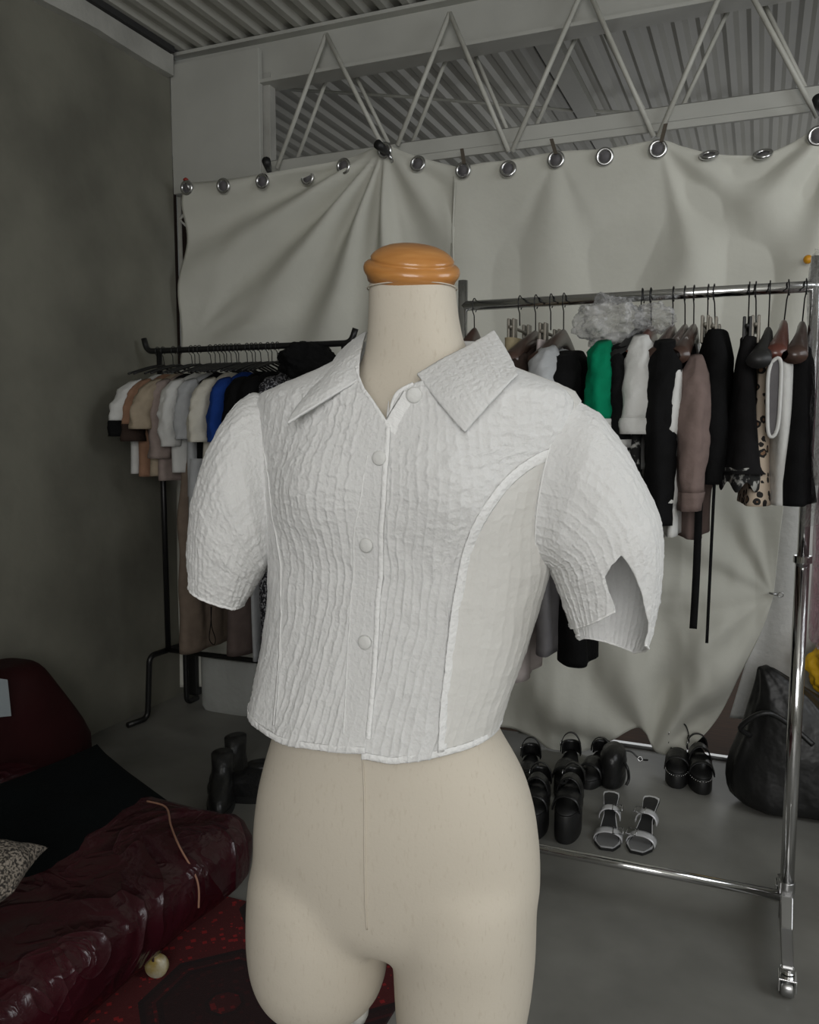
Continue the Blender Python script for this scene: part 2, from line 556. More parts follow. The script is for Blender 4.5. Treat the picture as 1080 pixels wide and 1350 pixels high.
co = corrugated(YF - .1, 7.0, ZC)
struct(co.build('ceiling', 'corrugated', smooth=False))
# rusty screw marks and lap lines are in the lap strip
# plaster beam on top of the left wall, ragged lower edge
b = MB()
n = 60
lo = []
for i in range(n):
    y = YF + (YB - .08 - YF) * i / (n - 1)
    lo.append((y, 2.868 + 0.010 * nz((y * 3, 1, 2)) * 2 + 0.006 * nz((y * 14, 4, 2))))
rings = [[(XL - .02, y, z_), (XL + .035, y, z_ + .004), (XL + .038, y, ZC - .025), (XL - .02, y, ZC - .025)] for y, z_ in lo]
struct(b.loft(rings).build('trim_2', 'old_plaster', smooth=False))
# dark gap strip between wall beam and ceiling
struct(MB().box((XL - .02, YF, ZC - .028), (XL + .060, YB - .1, ZC - .001)).build('trim_3', 'dark_gap', smooth=False))
# steel I-beam across the opening
o = MB()
o.box((XL - .6, YB - .008, 2.79), (XR, YB + .008, ZC - .005))
o.box((XL - .0, YB - .055, ZC - .017), (XR, YB + .055, ZC - .003)).box((XL - .0, YB - .055, 2.785), (XR, YB + .055, 2.799))
t = o.build('steel_beam', 'white_paint', smooth=False)
tag(t, 'wide white steel beam running across just under the corrugated ceiling, above the curtains', 'beam', kind='structure')
# white plywood panel in the corner, strip post beside it
p0, p1 = at_y(226, 200, YB - .06), at_y(343, 200, YB - .06)
t = MB().box((XL + .002, YB - .06, 2.36), (p1[0], YB - .03, 2.93)).build('wall_panel', 'white_paint', smooth=False, bevel=.002)
tag(t, 'square white painted board closing the top corner beside the grey wall', 'panel', kind='structure')
q0, q1 = at_y(345, 200, YB), at_y(360, 200, YB)
t = MB().box((q0[0], YB - .02, 2.36), (q1[0], YB + .03, 2.84)).build('wall_post', 'old_plaster', smooth=False, bevel=.003)
tag(t, 'short narrow white post just right of the square corner board', 'post', kind='structure')
# lattice column under the panel, by the curtain's left edge
t = thing('lattice_column', 'white lattice column of thin zigzag rods between grey wall and left curtain', 'column', (XL + .06, YB, 0))
t['kind'] = 'structure'
for x in (XL - .015, XL + .13):
    MB().tube([(x, YB, 0.0), (x, YB, 2.4)], .011).build('upright', 'white_rod', t)
zz_ = [(XL - .015 + .145 * (i % 2), YB, 0.1 + i * 0.12) for i in range(20)]
MB().tube(zz_, .008).build('zigzag_rod', 'white_rod', t)

# truss hanging from the beam
t = thing('lattice_truss', 'white lattice truss of V-shaped rods above the curtains', 'truss', (-.9, YB, 2.4))
t['kind'] = 'structure'
YT = YB - .075
YT2 = YB + .12
front = [((365, 222), (430, 45)), ((430, 45), (503, 190)), ((524, 192), (593, 17)), ((593, 17), (671, 200)), ((675, 200), (772, -22)),
         ((772, -22), (862, 180)), ((868, 181), (968, -50)), ((968, -50), (1078, 155))]
for a, c in front:
    MB().tube([at_y(*a, YT), at_y(*c, YT)], .0095, 10).build('web_rod', 'white_rod', t)
back = [((388, 220), (438, 85)), ((459, 80), (512, 188)), ((540, 197), (596, 60)), ((620, 57), (679, 195)), ((697, 188), (768, 30)),
        ((796, 40), (866, 180)), ((885, 172), (966, 2)), ((1000, -10), (1079, 150))]
for a, c in back:
    MB().tube([at_y(*a, YT2), at_y(*c, YT2)], .0085, 10).build('web_rod', 'white_rod', t)
c0 = at_y(350, 226, YB + .02)
MB().box((c0[0], YB - .045, 2.395), (XR, YB - .03, 2.455)).box((c0[0], YB - .045, 2.37), (XR, YB - .03, 2.40)).box((c0[0], YB - .045, 2.45), (XR, YB + .03, 2.455)).build('bottom_chord', 'white_paint', t, smooth=False, bevel=.002)

# beams and conduit of the far room
pa, pb = at_z(690, 0, 2.93), at_z(787, 174, 2.93)
MB_ = MB().box((pa[0] - .035, YB + .06, 2.925), (pa[0] + .035, 7.0, ZC)).box((pa[0] - .05, YB + .06, 2.918), (pa[0] + .05, 7.0, 2.926))
tag(MB_.build('roof_purlin', 'white_paint', smooth=False), 'white purlin running back from the beam under the far corrugated ceiling', 'beam', kind='structure')
tag(MB().box((pa[0] - .075, YB + .06, 2.95), (pa[0] - .05, 7.0, ZC + .01)).build('roof_joint', 'print_black', smooth=False), 'dark narrow gap along the left side of the far purlin', 'gap', kind='structure')
tag(MB().box((XL - .50, YB + .06, 2.70), (XL - .35, 7.0, 2.935)).build('far_wall_beam', 'white_paint', smooth=False), 'white beam on the side wall seen through the truss at left', 'beam', kind='structure')
tag(MB().tube([at_z(345, 116, 2.93), at_z(540, 128, 2.93), at_z(760, 146, 2.93), at_z(990, 152, 2.93)], .008).build('conduit', 'white_rod'),
    'thin white conduit pipe crossing beneath the far corrugated ceiling', 'pipe')
tag(MB().box((-0.9, YB + .03, -.003), (0.9, YB + .055, .012)).build('floor_rail', 'dull_chrome', smooth=False), 'thin metal track on the floor along the curtain bottom', 'floor rail')


# ================================================================== CURTAINS
YC = 3.255


def coons(top, bot, left, right, nu, nv):
    """each a list of 2D px points -> plane coords grid"""
    T = arc_len_resample(smooth_poly(top, 200), nu); B = arc_len_resample(smooth_poly(bot, 200), nu)
    Lf = arc_len_resample(smooth_poly(left, 200), nv); R = arc_len_resample(smooth_poly(right, 200), nv)
    u = np.linspace(0, 1, nu)[:, None, None]; v = np.linspace(0, 1, nv)[None, :, None]
    S = (1 - v) * T[:, None] + v * B[:, None] + (1 - u) * Lf[None] + u * R[None]
    S = S - ((1 - u) * (1 - v) * T[0] + u * (1 - v) * T[-1] + (1 - u) * v * B[0] + u * v * B[-1])
    return S


def cloth_grid(S, plane, disp):
    nu, nv = S.shape[:2]
    G = np.zeros((nu, nv, 3))
    for i in range(nu):
        for j in range(nv):
            p = at_y(S[i, j, 0], S[i, j, 1], plane)
            G[i, j] = p + np.array([0, disp(S[i, j, 0], S[i, j, 1], p), 0])
    return G


def fan(px, py, cx, cy, freq, amp, r0, r1, ph=0.0, a0=None, a1=None):
    """folds radiating from a hanging point"""
    dx, dy = px - cx, py - cy
    r = math.hypot(dx, dy); a = math.atan2(dy, dx)
    f = math.sin(a * freq + ph)
    q0 = min(1, r / r0); q1 = max(0.0, 1 - r / r1)
    k = q0 * q0 * (3 - 2 * q0) * q1
    if a0 is not None:
        w0 = max(0, min(1, (a - a0) / .35)); w1 = max(0, min(1, (a1 - a) / .35))
        k *= w0 * w0 * (3 - 2 * w0) * w1 * w1 * (3 - 2 * w1)
    return amp * f * k


def disp_left(px, py, p):
    d = 0.0
    d += fan(px, py, 507, 190, 19, .048, 120, 640, 0.6, 1.3, 3.2)
    d += fan(px, py, 507, 190, 10, .020, 90, 560, 1.6, 0.3, 1.8)
    d += fan(px, py, 246, 450, 13, .012, 90, 320, 0.5, -1.3, 0.1)
    d += .012 * nz((px * .012, py * .006, 3))
    d += .020 * math.sin(px * .05 + .6 * math.sin(py * .01)) * max(0, (py - 330) / 600)
    return d


S = coons([(246, 241), (300, 239), (352, 232), (403, 223), (454, 210), (490, 196), (507, 188), (522, 196), (552, 207), (606, 221)],
          [(232, 905), (420, 915), (606, 930)], [(246, 241), (241, 340), (236, 455), (232, 905)], [(606, 221), (600, 340), (602, 560), (606, 930)], 130, 130)
G = cloth_grid(S, YC, disp_left)
GL = G
curtL = thing('curtain', 'left off-white curtain with diagonal folds, hung behind the mannequin neck and left rack', 'curtain', G[0, -1].tolist()[:2] + [0.0], 'white eyelet curtains')
MB().grid(G).build('cloth', 'curtain', curtL, solid=.0015)
S2 = coons([(598, 222), (640, 214), (671, 211), (734, 200), (798, 196), (868, 185), (900, 193), (935, 202), (970, 205), (1006, 202), (1040, 189), (1078, 168), (1120, 150)],
           [(592, 960), (660, 958), (700, 972), (740, 992), (790, 985), (835, 962), (850, 966), (866, 990), (905, 985), (945, 950), (975, 890), (1003, 835), (1020, 785)],
           [(598, 222), (594, 500), (592, 960)], [(1120, 150), (1070, 420), (1034, 660), (1020, 785)], 220, 190)


def disp_right(px, py, p):
    d = 0.0
    h = max(0, min(1, (py - 215) / 120))
    d += .016 * math.sin(px * .040 + 1.2 * mnoise.noise(Vector((px * .006, py * .003, 4)))) * h
    d += .020 * mnoise.noise(Vector((px * .016, py * .003, 8))) * h
    d += fan(px, py, 868, 185, 8, .026, 110, 520, 0.2, 0.15, 1.5)
    d += fan(px, py, 1110, 155, 10, .030, 110, 620, 0.4, 1.5, 3.0)
    d += fan(px, py, 734, 200, 6, .014, 90, 380, 1.2, 1.0, 2.2)
    w_ = 1 + .8 * mnoise.noise(Vector((px * .008, py * .008, 21)))
    d += fan(px, py, 1020, 785, 11, .020 * w_, 120, 520, 0.9, 1.6, 3.3)
    d += fan(px, py, 1020, 785, 11, .018 * w_, 120, 460, 0.9, -3.3, -1.6)
    if py > 620:
        k = min(1, (py - 620) / 160)
        d += fan(px, py, 858, 1000, 8, .045 * w_, 110, 420, 0.3, -3.1, -0.1) * k
        d += .030 * mnoise.noise(Vector((px * .014, py * .010, 7))) * k
        d += .008 * mnoise.noise(Vector((px * .05, py * .02, 17))) * k
        d += -.07 * math.sin(min(1, (py - 620) / 350) * PI) * (1 if px < 900 else max(.2, 1 - (px - 900) / 120))
    return d


G2 = cloth_grid(S2, YC, disp_right)
G2[:, :, 1] = np.minimum(G2[:, :, 1], YB - .09)
G2[:, :, 2] = np.maximum(G2[:, :, 2], .004)
curtR = thing('curtain', 'large off-white curtain hung behind the chrome rack and gathered up at its lower right', 'curtain', (-.4, YC, 0.0), 'white eyelet curtains')
MB().grid(G2).build('cloth', 'curtain', curtR, solid=.0015)


def grommet(px, py, parent, G, squash=1.0):
    p = at_y(px, py, YC)
    d = np.abs(G[:, :14, 0] - p[0]) + np.abs(G[:, :14, 2] - p[2])
    i, j = np.unravel_index(np.argmin(d), d.shape)
    y = G[i, j, 1] - .012
    c = np.array([p[0], y, p[2]])
    nrm = np.array([random.uniform(-.1, .1), -squash, (1 - squash) * 1.2 + random.uniform(-.15, .15)])
    k = MB().ring(c, .0265, .0075, nrm, 28, 8)
    nn = nrm / np.linalg.norm(nrm)
    k.build('eyelet', 'grommet', parent)
    # the dark hole behind the ring
    MB().lathe([(.021, 0), (.021, .0015)], c + nn * .0005, nn).build('eyelet_hole', 'grey_cloth', parent)


for q in [(252, 250), (303, 249), (352, 242), (403, 233), (454, 220), (509, 200), (552, 217)]: grommet(*q, curtL, GL)
for q in [(612, 226), (671, 224), (734, 212), (798, 208), (868, 198), (1078, 181)]: grommet(*q, curtR, G2)
for q in [(935, 206), (1006, 203)]: grommet(*q, curtR, G2, .5)
# seam where the curtains meet
p = [at_y(x, y, YC - .035) for x, y in [(600, 240), (597, 300), (598, 345), (596, 420)]]
MB().tube(p, .004).build('edge_hem', 'curtain', curtR)

# black clamps and brown hooks
for (a, c, lab) in [((351, 212), (355, 226), 'black handled clamp at the right edge of the square corner board'),
                    ((498, 190), (512, 202), 'black handled clamp pinning the top of the left curtain near the middle'),
                    ((1079, 130), (1083, 150), 'black handled clamp at the right edge over the last eyelet')]:
    P0, P1 = at_y(*a, YC - .10), at_y(*c, YC - .02)
    t = thing('spring_clamp', lab, 'clamp', P1, 'clamps holding the curtains')
    MB().tube([P0, P0 * .5 + P1 * .5, P1], [.019, .016, .011], 12).build('handle', 'black_rubber', t)
    MB().tube([P1, P1 + np.array([.012, .02, -.03])], .009, 10).build('jaw', 'dull_chrome', t)
P0, P1 = at_y(245, 238, YC - .03), at_y(250, 250, YC - .03)
t = thing('curtain_hook', 'small hook with a red tip at the left curtain corner', 'hook', P1)
MB().tube([P0, P1], .008, 10).build('shank', 'dull_chrome', t)
MB().lathe([(.004, -.004), (.012, 0), (.012, .006), (.004, .012)], P0, (0, 0, 1), 16).build('tip', 'red_plastic', t)
for (a, c, lab) in [((609, 196), (612, 216), 'brown strap hook over the leftmost eyelet of the right curtain'),
                    ((727, 183), (733, 203), 'brown strap hook over the eyelet above the middle of the rack'),
                    ((878, 163), (872, 187), 'brown strap hook where truss rods meet, near the drooping curtain edge')]:
    P0, P1 = at_y(*a, YC), at_y(*c, YC - .03)
    t = MB().obox((P0 + P1) / 2, (.007, 0, 0), (0, .002, 0), (P0 - P1) / 2).build('strap_hook', 'strap', smooth=False)
    tag(t, lab, 'hook', 'strap hooks on the truss')

# the clip that gathers the curtain
P = at_y(1022, 783, YC - .02)
t = MB().ring(P + np.array([.018, -.01, 0]), .009, .0018, (0, 1, .1), 18, 6).tube([P + np.array([-.02, -.01, .003]), P + np.array([.01, -.01, 0])], .004).build('curtain_clip', 'dull_chrome')
tag(t, 'small metal clip pinching the curtain edge left of the chrome post', 'clip')
# second hanging cloth at the right
S3 = coons([(1016, 640), (1075, 640), (1135, 640)], [(962, 945), (1060, 965), (1135, 975)], [(1016, 640), (1006, 785), (962, 945)], [(1135, 640), (1135, 975)], 40, 60)
G3 = cloth_grid(S3, YC + .035, lambda a, c, p: .010 * math.sin(a * .10 + c * .01))
t = MB().grid(G3).build('cloth_panel', 'white_cloth', solid=.0015)
tag(t, 'white cloth hanging to the floor behind the right chrome post and black bag', 'cloth')
tag(MB().lathe([(.006, 0), (.014, .006), (.014, .02), (.006, .026)], at_y(1065, 343, YC - .05), (0, -1, 0), 14).build('orange_bead', 'orange_plastic'),
    'small orange bead above the right end of the chrome rail', 'bead')

# ================================================================== MANNEQUIN
TH = math.radians(18)
FV = -HF * math.cos(TH) - RT * math.sin(TH)      # where the mannequin faces
SV = RT * math.cos(TH) - HF * math.sin(TH)       # its side axis, towards the right of the photo
DM = 1.0


class Torso:
    def __init__(s, rows, bust=0.0, bz=None, expo=2.2):
        s.z, s.c, s.a, s.b = [], [], [], []
        for (y, xl, xr, b, off) in rows:
            A, B = at_d(xl, y, DM), at_d(xr, y, DM)
            w = np.linalg.norm(B - A) / 2
            a = math.sqrt(max(1e-6, w * w - (b * math.sin(TH)) ** 2)) / math.cos(TH)
            c = (A + B) / 2 - HF * off
            s.z.append(c[2]); s.c.append(c[:2]); s.a.append(a); s.b.append(b)
        o = np.argsort(s.z)
        s.z = np.array(s.z)[o]; s.c = np.array(s.c)[o]; s.a = np.array(s.a)[o]; s.b = np.array(s.b)[o]
        s.bust, s.bz, s.e = bust, bz, expo

    def par(s, z):
        return (np.interp(z, s.z, s.c[:, 0]), np.interp(z, s.z, s.c[:, 1])), np.interp(z, s.z, s.a), np.interp(z, s.z, s.b)

    def P(s, phi, z, off=0.0):
        """phi 0 = front, + towards photo right"""
        (cx, cy), a, b = s.par(z)
        sn, cs = math.sin(phi), math.cos(phi)
        e = s.e
        r = (abs(sn / a) ** e + abs(cs / b) ** e) ** (-1 / e)
        if s.bust and cs > -0.2:
            x = r * sn
            zz = (z - s.bz)
            sz = .055 if zz > 0 else .05
            for q in (-1, 1):
                r += s.bust * math.exp(-((x - q * .078) / .052) ** 2 - (zz / sz) ** 2) * max(0, cs) ** .5
            r += s.bust * .35 * math.exp(-(x / .12) ** 2 - (zz / .08) ** 2) * max(0, cs)
        r += off
        return np.array([cx, cy, z]) + SV * (r * sn) + FV * (r * cs)

    def hit(s, px, py, off=0.0):
        """front point of the surface seen at a photo point -> (phi, z)"""
        best = None
        r = ray(px, py); h = float(r @ HF)
        for d in np.linspace(.75, 1.05, 400):
            p = C0 + r * (d / h)
            (cx, cy), a, b = s.par(p[2])
            q = p - np.array([cx, cy, p[2]])
            phi = math.atan2(q @ SV, q @ FV)
            rr = math.hypot(q @ SV, q @ FV)
            R = s.P(phi, p[2], off) - np.array([cx, cy, p[2]])
            if rr <= np.linalg.norm(R):
                return phi, p[2]
            k = rr - np.linalg.norm(R)
            if best is None or k < best[0]: best = (k, phi, p[2])
        return best[1], best[2]


ZP = lambda y: float(at_d(540, y, DM)[2])
body = Torso([(362, 486, 599, .050, .012), (400, 487, 602, .051, .010), (440, 485, 608, .053, .006), (465, 482, 616, .055, .003), (485, 474, 632, .060, 0),
              (500, 455, 655, .064, 0), (515, 425, 688, .070, 0), (530, 392, 712, .078, 0), (550, 366, 735, .086, 0), (580, 356, 735, .092, 0),
              (640, 364, 716, .094, 0), (720, 374, 698, .090, 0), (800, 384, 672, .082, 0), (850, 382, 660, .082, 0), (900, 374, 652, .086, 0), (940, 367, 650, .090, 0),
              (960, 361, 660, .094, 0), (985, 354, 676, .098, 0), (1010, 346, 689, .101, 0), (1050, 336, 700, .105, 0), (1100, 329, 706, .104, 0), (1150, 328, 706, .098, 0),
              (1190, 336, 696, .090, 0), (1215, 355, 678, .076, 0), (1232, 400, 630, .055, 0)], bust=.018, bz=ZP(645))
man = thing('mannequin', 'cream linen-covered female torso mannequin with a wooden neck cap, wearing the white blouse', 'mannequin', at_d(516, 1340, DM + .02).tolist()[:2] + [0.0])
rings = []
for z in np.linspace(body.z[-1], body.z[0], 150):
    rings.append([body.P(2 * PI * k / 72, z) for k in range(72)])
mb = MB().loft(rings)


def leg(rows, off, tw=0.0):
    R = []
    zs, cs, as_, bs = [], [], [], []
    for (y, xl, xr, b) in rows:
        A, B = at_d(xl, y, DM - off), at_d(xr, y, DM - off)
        w_ = np.linalg.norm(B - A) / 2
        R.append([(A + B) / 2 + RT * (w_ * math.sin(2 * PI * k / 56)) - HF * (b * math.cos(2 * PI * k / 56)) for k in range(56)])
    return R


mb.loft(leg([(1110, 350, 480, .060), (1150, 328, 495, .094), (1200, 325, 508, .099), (1240, 325, 513, .096), (1275, 329, 511, .090), (1300, 338, 503, .080), (1316, 350, 490, .070), (1326, 372, 466, .052), (1330, 395, 440, .028)], -.028))
mb.loft(leg([(1110, 540, 690, .065), (1150, 520, 706, .098), (1200, 508, 707, .102), (1250, 517, 706, .095), (1300, 519, 701, .092), (1350, 522, 692, .088), (1385, 530, 678, .080), (1402, 550, 655, .060), (1408, 580, 625, .03)], .03))
bo = mb.build('body', 'linen', man)
rm = bo.modifiers.new('remesh', 'REMESH'); rm.mode = 'VOXEL'; rm.voxel_size = 0.0045; rm.use_smooth_shade = True
sm = bo.modifiers.new('smooth', 'SMOOTH'); sm.factor = 0.7; sm.iterations = 48
# seam lines of the linen cover
for off_, pts in ((.0008, [(478, 985), (481, 1050), (481, 1120), (482, 1180), (484, 1225)]),
                  ):
    L_ = []
    for x, y in pts:
        ph, z = body.hit(x, y); L_.append(body.P(ph, z, off_))
    MB().tube(smooth_poly(L_, 30), .0010, 6).build('cover_seam', 'linen', man)
L_ = [body.P(k * 2 * PI / 60, ZP(383), .0006) for k in range(60)]
MB().tube(L_, .0007, 6, closed=True).build('neck_seam', 'linen', man)
# wooden cap, tipped slightly forward and to the left like the neck
axis = np.array([0, 0, 1.0]) * .95 - HF * .33 + RT * .065
axis /= np.linalg.norm(axis)
cc = at_d(542.5, 363, DM - .012)
prof = [(.050, -.008), (.0515, -.0025), (.0535, .000), (.0550, .003), (.0555, .0065), (.0545, .0105), (.0515, .013), (.0485, .0142), (.0470, .0150), (.0475, .0168), (.0478, .0185), (.0462, .0208),
        (.0425, .0245), (.036, .0285), (.028, .0315), (.018, .0336), (.008, .0345), (.001, .0347)]
MB().lathe(prof, cc, axis, 64).build('neck_cap', 'cap_wood', man)
# stand: pole, clamp bracket, knob, base
pc = at_d(446, 1340, DM + .035)
MB().tube([(pc[0], pc[1], .03), (pc[0], pc[1], pc[2] + .10)], .0125, 18).build('stand_pole', 'metal_bracket', man)
base = MB().lathe([(.165, 0), (.165, .006), (.15, .014), (.05, .022), (.03, .035), (.014, .04)], (pc[0], pc[1], 0), n=48)
base.build('stand_base', 'metal_bracket', man)
q = at_d(472, 1338, DM + .0)
MB().obox(q - RT * .03 + np.array([0, 0, -.004]), RT * .030, HF * .010, ZZ * .010).build('bracket', 'metal_bracket', man, smooth=False, bevel=.002)
MB().lathe([(.006, -.012), (.012, -.009), (.0135, 0), (.012, .012), (.007, .016)], q + np.array([0, 0, .004]), RT * .25 + ZZ * .97, 20).build('bracket_knob', 'metal_bracket', man)

# ================================================================== BLOUSE
bl = Torso([(440, 476, 640, .060, 0), (470, 455, 650, .066, 0), (485, 425, 670, .074, 0), (497, 396, 698, .082, 0), (508, 366, 726, .088, 0), (518, 345, 745, .094, 0), (530, 338, 754, .099, 0),
            (560, 340, 750, .104, 0), (620, 346, 733, .106, 0), (680, 350, 722, .105, 0), (740, 354, 717, .101, 0), (800, 353, 701, .100, 0), (850, 347, 686, .101, 0),
            (900, 338, 668, .103, 0), (945, 331, 652, .108, 0), (1005, 328, 650, .112, 0)], bust=.020, bz=ZP(640), expo=2.25)
blouse = thing('blouse', 'short white crinkled blouse with puff sleeves and open collar on the mannequin', 'blouse', at_d(516, 1000, DM))


def pucker(u, v, up, amp=1.0, seed=0):
    """crinkle height: thin raised wandering ridges; up=1 upper chest (small cells), 0 = long vertical ribs. u,v metres"""
    n1 = mnoise.noise(Vector((u * 26, v * 20, seed)))
    n2 = mnoise.noise(Vector((u * 90, v * 70, seed + 4)))
    a = (u + n1 * .0050 + n2 * .0018) / .0112
    col = math.floor(a)
    rib = (1 - abs(math.sin(PI * a))) ** 2.2
    w2 = mnoise.noise(Vector((col * 3.7, v * 45, seed + 5)))
    b = v / .0125 + (col % 2) * .35 + w2 * .9 + n1 * .35
    row = (1 - abs(math.sin(PI * b))) ** 2.2
    k1 = .75 + .6 * mnoise.noise(Vector((u * 60, v * 35, seed + 7)))
    k2 = .75 + .9 * mnoise.noise(Vector((u * 45, v * 60, seed + 8)))
    big = mnoise.noise(Vector((u * 70, v * 45, seed + 9)))
    return amp * (.0019 * rib * k1 * (1 - .25 * up) + .0020 * row * k2 * (.38 + .62 * up) + .0013 * big + .0007 * n2)


def front_u(T, ph, z):
    (cx, cy), a, b = T.par(z)
    return ph * (a * .55 + b * .45)


# neckline and hem as functions of phi
LV = [bl.hit(x, y) for x, y in [(513, 562), (503, 545), (490, 525), (479, 505), (474, 485)]]
RV = [bl.hit(x, y) for x, y in [(513, 562), (516, 545), (519, 530), (526, 517), (545, 506), (575, 494)]]
ph0 = LV[0][0]
ztop_neck = ZP(474)


def top_z(ph, side):
    A = LV if side < 0 else RV
    ps = [abs(a[0] - ph0) for a in A]; zs = [a[1] for a in A]
    d = abs(ph - ph0)
    if d <= ps[-1]: return float(np.interp(d, ps, zs))
    return float(np.interp(d, [ps[-1], ps[-1] + .5], [zs[-1], max(zs[-1], ztop_neck)]))


PE = [bl.hit(x, y) for x, y in [(513, 563), (511, 600), (507, 660), (504, 720), (500, 790), (496, 860), (490, 930), (486, 972)]]
PEZ = np.array([q[1] for q in PE])[::-1]; PEP = np.array([q[0] for q in PE])[::-1]
def edge_phi(z): return float(np.interp(z, PEZ, PEP))
PHB = edge_phi(ZP(950))


def hem_z(ph, side):
    d = abs(ph - PHB)
    if side < 0: y = np.interp(d, [0, .35, .9, 1.3, 1.9, PI], [946, 948, 950, 943, 938, 936])
    else: y = np.interp(d, [0, .25, .7, 1.1, 1.5, PI], [953, 957, 949, 943, 938, 935])
    return ZP(float(y))


SEAM_R = [bl.hit(x, y) for x, y in [(742, 592), (712, 603), (682, 622), (655, 650), (632, 685), (614, 730), (602, 790), (594, 850), (586, 920), (581, 990)]]
SEAM_L = [bl.hit(x, y) for x, y in [(352, 590), (360, 640), (368, 700), (375, 760), (375, 820), (372, 880), (368, 930), (366, 955)]]


def seam_phi(SM, z):
    zs = np.array([s[1] for s in SM])[::-1]; ps = np.array([s[0] for s in SM])[::-1]
    return float(np.interp(z, zs, ps))


def panel(name, side, mat_, p0, p1, nu, nv, side_amp, off, parent):
    """bodice piece between phi functions p0(z)..p1(z)"""
    G = np.zeros((nu, nv, 3))
    for i in range(nu):
        s_ = i / (nu - 1)
        pg = p0(ZP(760)) * (1 - s_) + p1(ZP(760)) * s_
        zt, zh = None, None
        for j in range(nv):
            if zt is None:
                # resolve end heights with the phi reached there
                zt = top_z(p0(ZP(540)) * (1 - s_) + p1(ZP(540)) * s_, side); zh = hem_z(p0(ZP(940)) * (1 - s_) + p1(ZP(940)) * s_, side)
                for _ in range(5):
                    zt = top_z(p0(zt) * (1 - s_) + p1(zt) * s_, side)
            z = zh + (zt - zh) * j / (nv - 1)
            ph = p0(z) * (1 - s_) + p1(z) * s_
            u = front_u(bl, ph, z)
            up = max(0, min(1, (z - ZP(720)) / (ZP(600) - ZP(720))))
            edge = min(1, min(s_, 1) * 12) if side > 0 else 1
            fade = 1.0
            if side < 0:
                fade = .25 + .75 * max(0, min(1, (abs(ph - edge_phi(z)) - .26) / .05)) if abs(ph) < 1.2 else 1
            else:
                if z > ZP(590) and ph < .6: fade = .25 + .75 * max(0, min(1, (ph - ph0 - .22) / .08))
            if name == 'front_panel': fade *= .3 + .7 * min(1, (1 - s_) / .05)
            pk = pucker(u, z, up, side_amp * fade, 3 if side > 0 else 11)
            fold = .0022 * mnoise.noise(Vector((u * 16, z * 5, 2 + side))) + .004 * max(0, (ZP(780) - z) / .25) * math.sin(u * 75 + 3 * mnoise.noise(Vector((u * 4, z * 3, 1)))) * .6
            G[i, j] = bl.P(ph, z, off + pk + fold)
    o = MB().grid(G).build(name, mat_, parent, solid=.0009)
    return o, G


# right-hand (wearer's left) front: from under the placket to the princess seam
oR, GR = panel('front_panel', 1, 'blouse', lambda z: edge_phi(z) - .03, lambda z: seam_phi(SEAM_R, z), 190, 230, 1.0, .001, blouse)
# side panel, smooth
oS, GS = panel('side_panel', 1, 'blouse_side', lambda z: seam_phi(SEAM_R, z), lambda z: 2.0 + 0 * z, 120, 200, .62, .001, blouse)
# left front, over the right one
oL, GLf = panel('front_panel', -1, 'blouse', lambda z: edge_phi(z), lambda z: seam_phi(SEAM_L, z), 170, 230, 1.0, .004, blouse)
oS2, GS2 = panel('side_panel', -1, 'blouse', lambda z: seam_phi(SEAM_L, z), lambda z: -2.0 + 0 * z, 80, 190, .8, .003, blouse)
oB, GB = panel('back_panel', 1, 'blouse', lambda z: 2.0 + 0 * z, lambda z: 2 * PI - 2.0 + 0 * z, 120, 160, .7, .002, blouse)


def strip(path, wid, T, off, thick, name, m, parent, bumpy=.0006):
    """flat raised band following (phi,z) path on surface T"""
    P = np.array(path)
    P = arc_len_resample(smooth_poly(P, 120), 140)
    rings = []
    for i, (ph, z) in enumerate(P):
        a = P[max(i - 1, 0)]; b = P[min(i + 1, len(P) - 1)]
        pa, pb = T.P(a[0], a[1], off), T.P(b[0], b[1], off)
        c = T.P(ph, z, off)
        tv = (pb - pa); tv /= np.linalg.norm(tv)
        nn = T.P(ph, z, off + .01) - c; nn /= np.linalg.norm(nn)
        sd = np.cross(tv, nn); sd /= np.linalg.norm(sd)
        w = wid * (1 + .10 * mnoise.noise(Vector((i * .5, 1, 2))))
        bp = bumpy * mnoise.noise(Vector((i * .35, 7, 2)))
        rings.append([c - sd * w / 2, c - sd * w * .4 + nn * (thick + bp), c + nn * (thick * 1.1 + bp), c + sd * w * .4 + nn * (thick + bp), c + sd * w / 2, c - nn * .001])
    return MB().loft(rings).build(name, m, parent)


strip(SEAM_R, .013, bl, .0026, .0008, 'princess_seam', 'blouse_seam', blouse, .0006)
strip(SEAM_L, .006, bl, .0046, .0006, 'princess_seam', 'blouse_seam', blouse)
# placket edge ridge and inner line of the placket
strip([(p_, z_) for p_, z_ in PE], .006, bl, .0048, .0012, 'placket_edge', 'blouse_seam', blouse)
PI2 = [bl.hit(x, y) for x, y in [(488, 600), (478, 660), (470, 720), (466, 790), (462, 860), (458, 930), (455, 965)]]
strip([(p_, z_) for p_, z_ in PI2], .0018, bl, .0052, .0006, 'placket_stitching', 'blouse_seam', blouse)
PR = [bl.hit(x, y) for x, y in [(542, 520), (532, 537), (523, 552), (514, 568)]]
strip(PR, .018, bl, .0030, .0010, 'placket', 'blouse_seam', blouse, .0005)
# neckline piping along the open V
strip(LV[:1] + LV[1:], .005, bl, .0046, .0012, 'neckline_edge', 'blouse_seam', blouse)
strip(RV[:5], .004, bl, .0026, .0010, 'neckline_edge', 'blouse_seam', blouse)
